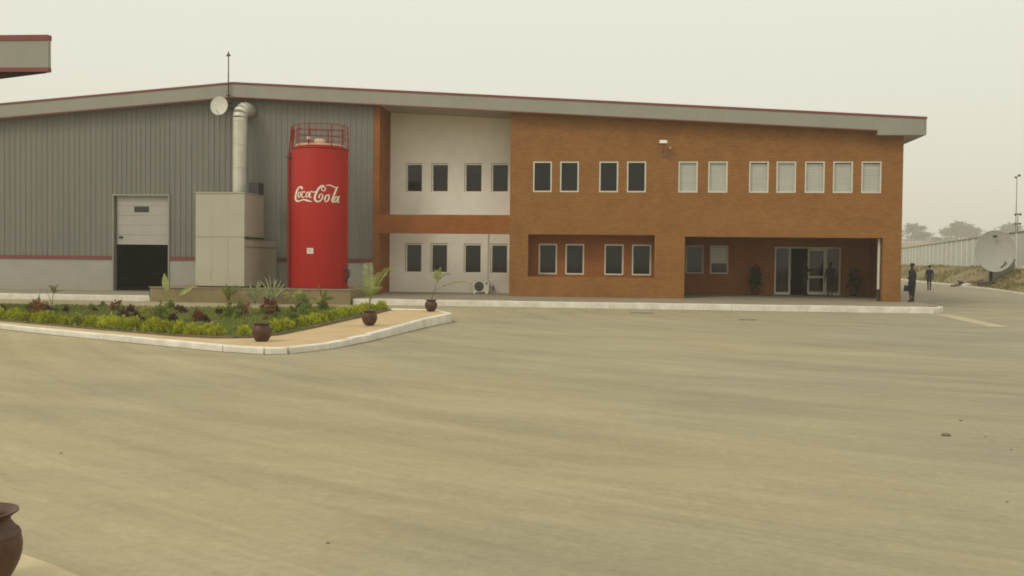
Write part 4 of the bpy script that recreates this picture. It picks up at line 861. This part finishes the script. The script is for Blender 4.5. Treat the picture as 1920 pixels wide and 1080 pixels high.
# debris
for x, y, L, a_, tilt, lab in [(26.0, 34.4, 1.9, .25, -.22, 'long weathered plank on the debris heap beside the dish'), (26.3, 34.0, 1.4, -.7, .2, 'shorter plank crossing the debris heap beside the dish'), (26.9, 34.4, 1.3, .1, -.3, 'short board at the right of the debris heap'), (25.75, 34.0, .9, .9, .5, 'dark upright board end at the left of the debris heap')]:
    o = obj('plank', MB().box(-L/2, L/2, -.13, .13, 0, .06).box(-L/2+.1, -L/2+.18, -.15, .15, .062, .1), wood_m, label=lab, cat='plank', group='planks of the debris heap'); o.location = (x, y, gz(x, y)+.2); o.rotation_euler = (.3, tilt, a_)
def sack(x, y, s, lab):
    b = MB(); r_ = random.Random(x)
    for i in range(7):
        t_ = i/6; rr = math.sin(math.pi*(.08+.86*t_))**.6
        b.v += [((t_-.5)*1.6, rr*.45*math.cos(k*.6283)*(1+.15*r_.random()), .28+rr*.3*math.sin(k*.6283)*(1+.15*r_.random())) for k in range(10)]
    for i in range(6):
        for k in range(10): b.f.append((i*10+k, i*10+(k+1) % 10, i*10+10+(k+1) % 10, i*10+10+k))
    b.f += [tuple(range(9, -1, -1)), tuple(range(60, 70))]
    o = obj('sack', b, rag_m, smooth=60, label=lab, cat='sack', group='pale sacks on the verge'); o.location = (x, y, gz(x, y)-.03); o.scale = (s, s, s)
sack(26.1, 33.5, .55, 'pale sack lying under the planks beside the large dish'); sack(28.75, 30.2, .6, 'pale sack on the grass at the right edge of the picture')
# lamp mast and masts behind the wall
lp = empty('lamp_mast', (39.2, 60, gz(39.2, 60)), 'tall thin lamp mast standing behind the boundary wall', 'lamp mast')
obj('pole', MB().tube([(39.2, 60, 1.5), (39.2, 60, 11.0)], [.06, .035], 8), steel, lp); obj('lamp_head', MB().box(38.98, 39.16, 59.9, 60.1, 10.85, 11.0).box(39.3, 39.52, 59.9, 60.1, 11.0, 11.2), dkmet, lp); obj('cross_arm', MB().tube([(39.0, 60, 10.9), (39.5, 60, 11.1)], .03, 6), steel, lp)
hs = empty('horn_mast', (39.75, 61, gz(39.75, 61)), 'short mast with two tiers of small horns at the right edge behind the wall', 'mast')
obj('pole', MB().tube([(39.75, 61, 1.5), (39.75, 61, 7.4)], [.06, .04], 8), steel, hs)
for z, w in ((7.3, .3), (6.35, .26)):
    for sg_ in (-1, 1): obj('horn', MB().tube([(39.75+sg_*.06, 61, z), (39.75+sg_*w, 60.9, z-.08)], [.05, .14], 10), dkmet, hs)

# hazy trees on the rise behind the wall
def tree_parts(seed, H, Wd):
    r_ = random.Random(seed); tr = MB(); lf = MB(); limbs = []
    tr.tube([(0, 0, -.5), (.1, 0, H*.25), (r_.uniform(-.3, .3), 0, H*.5)], [H*.035, H*.026, H*.018], 7)
    for k in range(7):
        a_ = k*.9+r_.uniform(-.3, .3); e = Vector((math.cos(a_)*Wd*r_.uniform(.4, .95), math.sin(a_)*Wd*r_.uniform(.4, .95), H*r_.uniform(.6, .95))); tr.tube([(0, 0, H*r_.uniform(.3, .5)), e*.55+Vector((0, 0, H*.2)), e], [H*.016, H*.011, H*.005], 5); limbs.append(e)
    limbs.append(Vector((0, 0, H*.9)))
    for e in limbs:
        cr_ = Wd*r_.uniform(.3, .5)
        for _ in range(75):
            p = Vector((r_.gauss(0, .5), r_.gauss(0, .5), r_.gauss(0, .3))); c = e+p*cr_; d = Vector((r_.uniform(-1, 1), r_.uniform(-1, 1), r_.uniform(-.4, .6))).normalized(); s_ = d.cross(Vector((r_.uniform(-1, 1), r_.uniform(-1, 1), 1))).normalized(); L = H*r_.uniform(.03, .07)
            k = len(lf.v); lf.v += [tuple(c-d*L), tuple(c+s_*L*.7), tuple(c+d*L), tuple(c-s_*L*.7)]; lf.f.append((k, k+1, k+2, k+3))
    return mesh('trunk', tr, bark), mesh('crown', lf, far_leaf, 'raw')
kinds = [tree_parts(200+i, H, Wd) for i, (H, Wd) in enumerate([(8, 4.2), (7, 4.8), (9.5, 3.6), (6, 3.4)])]
tl = random.Random(77)
for i in range(60):
    y = tl.uniform(760, 1020); f_ = (i+tl.random())/60; x = (.268+.16*f_)*(y+47); tr, cw = kinds[i % 4]; s = tl.uniform(1.05, 1.75)*(1.0+.28*math.sin(f_*23+1)); z = 9.5*ss((y-150)/360)+1.6
    e = bpy.data.objects.new('hazy_tree', None); col.objects.link(e); e.location = (x, y, gz(x, y)-.3); e.rotation_euler = (0, 0, tl.uniform(0, 6.28)); e.scale = (s*1.25, s*1.25, s)
    lab = 'hazy tree of the far tree line ' + ('close to the brick corner of the building' if f_ < .3 else 'between the building corner and the large dish' if f_ < .68 else 'behind the large dish and the lamp mast')
    tag(e, lab, 'tree', 'far hazy trees, ' + ('left' if f_ < .3 else 'middle' if f_ < .68 else 'right')); link(bpy.data.objects.new('trunk', tr), e); link(bpy.data.objects.new('crown', cw), e)

# ---------------------------------------------------------------- people
def person_mesh(pose, mats):
    """skeleton -> Skin modifier -> one continuous body; material by nearest limb.  pose: dict of joint overrides"""
    J = {'pel': (0, 0, .95, .135, .105), 'spi': (0, 0, 1.13, .125, .095), 'che': (0, 0, 1.31, .15, .11), 'nkb': (0, .01, 1.44, .075, .065), 'nck': (0, 0, 1.50, .052, .052), 'jaw': (0, -.02, 1.56, .062, .072), 'hed': (0, -.01, 1.63, .076, .092), 'crn': (0, .01, 1.69, .062, .075), 'nos': (0, -.118, 1.605, .012, .014)}
    for s, n in ((-1, 'L'), (1, 'R')):
        J.update({'sh'+n: (s*.175, 0, 1.40, .062, .062), 'el'+n: (s*.235, .02, 1.13, .045, .045), 'wr'+n: (s*.245, -.05, .89, .03, .03), 'pa'+n: (s*.245, -.07, .82, .024, .038),
                  'hi'+n: (s*.09, 0, .88, .095, .1), 'kn'+n: (s*.095, -.01, .50, .062, .062), 'an'+n: (s*.095, .02, .09, .042, .042), 'he'+n: (s*.095, .05, .04, .035, .035), 'to'+n: (s*.1, -.14, .03, .038, .026), 'ea'+n: (s*.082, .0, 1.61, .012, .018)})
    J.update(pose); E = [('pel', 'spi'), ('spi', 'che'), ('che', 'nkb'), ('nkb', 'nck'), ('nck', 'jaw'), ('jaw', 'hed'), ('hed', 'crn'), ('hed', 'nos')]
    tagm = {}
    for n in 'LR':
        E += [('che', 'sh'+n), ('sh'+n, 'el'+n), ('el'+n, 'wr'+n), ('wr'+n, 'pa'+n), ('pel', 'hi'+n), ('hi'+n, 'kn'+n), ('kn'+n, 'an'+n), ('an'+n, 'he'+n), ('an'+n, 'to'+n), ('hed', 'ea'+n)]
        w_, p_ = Vector(J['wr'+n][:3]), Vector(J['pa'+n][:3]); d = (p_-w_).normalized(); sd = Vector((0, -1, 0)); sd = (sd-d*sd.dot(d)).normalized(); cu_ = d.cross(sd)*(1 if n == 'L' else -1)
        for i, (o_, l_) in enumerate(((-.03, .062), (-.01, .072), (.01, .068), (.03, .055))):
            a_ = p_+sd*o_+d*.035; b_ = a_+(d+cu_*.25).normalized()*l_*.55; c_ = b_+(d*.75+cu_*.6).normalized()*l_*.45
            for t_, q in (('a', a_), ('b', b_), ('c', c_)): J['f%d%s%s' % (i, t_, n)] = (*q, .0085, .0085)
            E += [('pa'+n, 'f%da%s' % (i, n)), ('f%da%s' % (i, n), 'f%db%s' % (i, n)), ('f%db%s' % (i, n), 'f%dc%s' % (i, n))]
        a_ = p_+sd*.045-d*.01; b_ = a_+(sd*.7+d*.7).normalized()*.04
        J['t1'+n] = (*a_, .0105, .0105); J['t2'+n] = (*b_, .009, .009); E += [('pa'+n, 't1'+n), ('t1'+n, 't2'+n)]
    names = list(J); idx = {k: i for i, k in enumerate(names)}
    me = bpy.data.meshes.new('skeleton'); me.from_pydata([J[k][:3] for k in names], [(idx[a_], idx[b_]) for a_, b_ in E], [])
    o = bpy.data.objects.new('skeleton', me); col.objects.link(o); sk = o.modifiers.new('skin', 'SKIN'); sk.use_smooth_shade = True; sb = o.modifiers.new('sub', 'SUBSURF'); sb.levels = 1; sb.render_levels = 1
    for i, k in enumerate(names): me.skin_vertices[0].data[i].radius = J[k][3:5]; me.skin_vertices[0].data[i].use_root = (k == 'pel')
    dg = bpy.context.evaluated_depsgraph_get(); dg.update(); out = bpy.data.meshes.new_from_object(o.evaluated_get(dg)); bpy.data.objects.remove(o); bpy.data.meshes.remove(me)
    out.name = 'body'; out.materials.clear()
    for m_ in mats: out.materials.append(m_)      # 0 skin, 1 top, 2 legs, 3 shoes
    def zone(k):
        if k[:2] in ('nc', 'ja', 'he', 'cr', 'no', 'ea', 'pa', 't1', 't2') and k not in ('heL', 'heR') or (k[0] == 'f'): return 0
        if k[:2] in ('hi', 'kn', 'pe'): return 2
        if k[:2] in ('an',): return 2
        if k in ('heL', 'heR') or k[:2] == 'to': return 3
        return 1
    jp = [(Vector(J[k][:3]), zone(k)) for k in names]; seg = [(Vector(J[a_][:3]), Vector(J[b_][:3]), zone(a_), zone(b_)) for a_, b_ in E]
    for p in out.polygons:
        c = p.center; best = (9, 0)
        for a_, b_, za, zb in seg:
            ab = b_-a_; t_ = max(0, min(1, (c-a_).dot(ab)/max(1e-9, ab.length_squared))); dd = (c-a_-ab*t_).length
            if dd < best[0]: best = (dd, za if t_ < .5 else zb)
        p.material_index = best[1]; p.use_smooth = True
    return out
def person(loc, rotz, pose, mats, label, h=1., extras=(), group=None):
    e = empty('person', loc, label, 'person', group); e.rotation_euler = (0, 0, rotz); e.scale = (h, h, h)
    link(bpy.data.objects.new('body', person_mesh(pose, mats)), e)
    for nm, mb, m_ in extras: local(nm, mb, m_, e, 50)
    return e
def hair(): return ('hair', MB().lathe([(.088, .0), (.098, .05), (.092, .10), (.065, .135), (.02, .15), (0, .15)], 18, (0, .018, 1.60), .92, 1.05), hair_m)
def cap(): return [('cap', MB().lathe([(.086, .0), (.094, .03), (.098, .06), (.08, .085), (0, .095)], 18, (0, .0, 1.655), .95, 1.1), cloth_blk), ('cap_peak', MB().lathe([(.0, .0), (.085, .0), (.09, .012), (0, .015)], 16, (0, -.09, 1.65), .9, .8), cloth_blk)]
def skirt(zt, zb, rt, rb, m_): return ('skirt', MB().lathe([(rt*.96, zt), (rt*1.14, zt-.16), (rt*1.2, zt-.28), (rt*1.1, zt-.48), (rb, zb), (rb-.012, zb+.01)], 24, (0, 0, 0), 1, .8), m_)
def jacket(m_, zb=.84): return ('jacket', MB().lathe([(.205, zb), (.19, zb+.12), (.175, 1.10), (.195, 1.28), (.185, 1.39), (.10, 1.455), (.075, 1.465)], 26, (0, .005, 0), 1, .70), m_)
cl = [skin_m, cloth_blk, cloth_blk, cloth_blk]
# woman in a long dark dress and cap at the corner, a bag in her hand
person((12.78, -.25, .305), R(-140), {'elR': (.25, .06, 1.16, .045, .045), 'wrR': (.12, -.12, 1.08, .03, .03), 'paR': (.06, -.16, 1.10, .024, .038)}, [skin_m, cloth_blk, skin_m, cloth_blk], 'person in a long dark dress and cap standing at the brick corner', 1.0,
       [*cap(), skirt(1.16, .32, .155, .135, cloth_blk), jacket(cloth_navy, 1.04), ('collar', MB().lathe([(.07, 0), (.08, .02), (.066, .035)], 16, (0, 0, 1.445)), cloth_mar)])
bag = empty('handbag', (12.50, -.42, .305+.52), 'black handbag hanging from the hand of the person at the corner', 'bag')
obj('body', MB().hexa([(12.38, -.48, .80), (12.62, -.48, .80), (12.62, -.38, .80), (12.38, -.38, .80), (12.41, -.46, 1.06), (12.59, -.46, 1.06), (12.59, -.40, 1.06), (12.41, -.40, 1.06)]), cloth_blk, bag)
obj('strap', MB().tube([(12.43, -.43, 1.05), (12.46, -.43, 1.16), (12.54, -.43, 1.16), (12.57, -.43, 1.05)], .009, 6), cloth_blk, bag)
# man in a dark suit walking away on the road
zz = gz(19.66, 21)
person((19.66, 21, zz), R(175), {'knL': (-.09, -.10, .50, .062, .062), 'anL': (-.09, -.02, .10, .042, .042), 'heL': (-.09, .01, .05, .035, .035), 'toL': (-.09, -.17, .035, .038, .026), 'knR': (.09, .02, .50, .062, .062), 'anR': (.09, .14, .11, .042, .042), 'heR': (.09, .18, .08, .035, .035), 'toR': (.09, .0, .03, .038, .026), 'elL': (-.24, .09, 1.14, .045, .045), 'wrL': (-.24, .06, .90, .03, .03), 'paL': (-.24, .04, .83, .024, .038)}, [skin_m, cloth_navy, cloth_blk, cloth_blk], 'person in a dark suit walking away on the service road', .95,
       [hair(), jacket(cloth_navy, .78), ('collar', MB().lathe([(.068, 0), (.075, .02), (.06, .045)], 16, (0, .0, 1.45)), shirt_m)])
# two people at the porch door
person((8.80, 3.55, wz(0, 3.55)), R(60), {'elR': (.30, -.10, 1.20, .045, .045), 'wrR': (.34, -.30, 1.24, .03, .03), 'paR': (.35, -.37, 1.26, .024, .038)}, cl, 'person in dark clothes standing in the open doorway of the porch', .98, [hair(), jacket(cloth_blk, .80)])
person((9.95, 3.35, wz(0, 3.35)), R(-25), {'elR': (.26, .05, 1.16, .045, .045), 'wrR': (.16, -.16, 1.12, .03, .03), 'paR': (.10, -.2, 1.14, .024, .038)}, [skin_m, cloth_navy, skin_m, cloth_blk], 'person in a dark knee length dress before the right glass panel', .95, [hair(), skirt(1.12, .40, .15, .19, cloth_blk), jacket(cloth_navy, .98)])

# ---------------------------------------------------------------- dusty air
hz = bpy.data.materials.new('dust_haze'); hz.use_nodes = True; hn = hz.node_tree.nodes; hn.clear()
ho = hn.new('ShaderNodeOutputMaterial'); pv = hn.new('ShaderNodeVolumePrincipled'); pv.inputs['Color'].default_value = (.97, .95, .88, 1); pv.inputs['Density'].default_value = .0008; pv.inputs['Anisotropy'].default_value = .2
pv.inputs['Density Attribute'].default_value = ''; pv.inputs['Temperature Attribute'].default_value = ''
hz.node_tree.links.new(pv.outputs[0], ho.inputs['Volume'])
try: hz.cycles.homogeneous_volume = True
except Exception: pass
hb = obj('haze', MB().box(-1300, 1300, -340, 1240, -2, 55), hz, label='pale dust haze hanging in the air', cat='haze', kind='stuff')
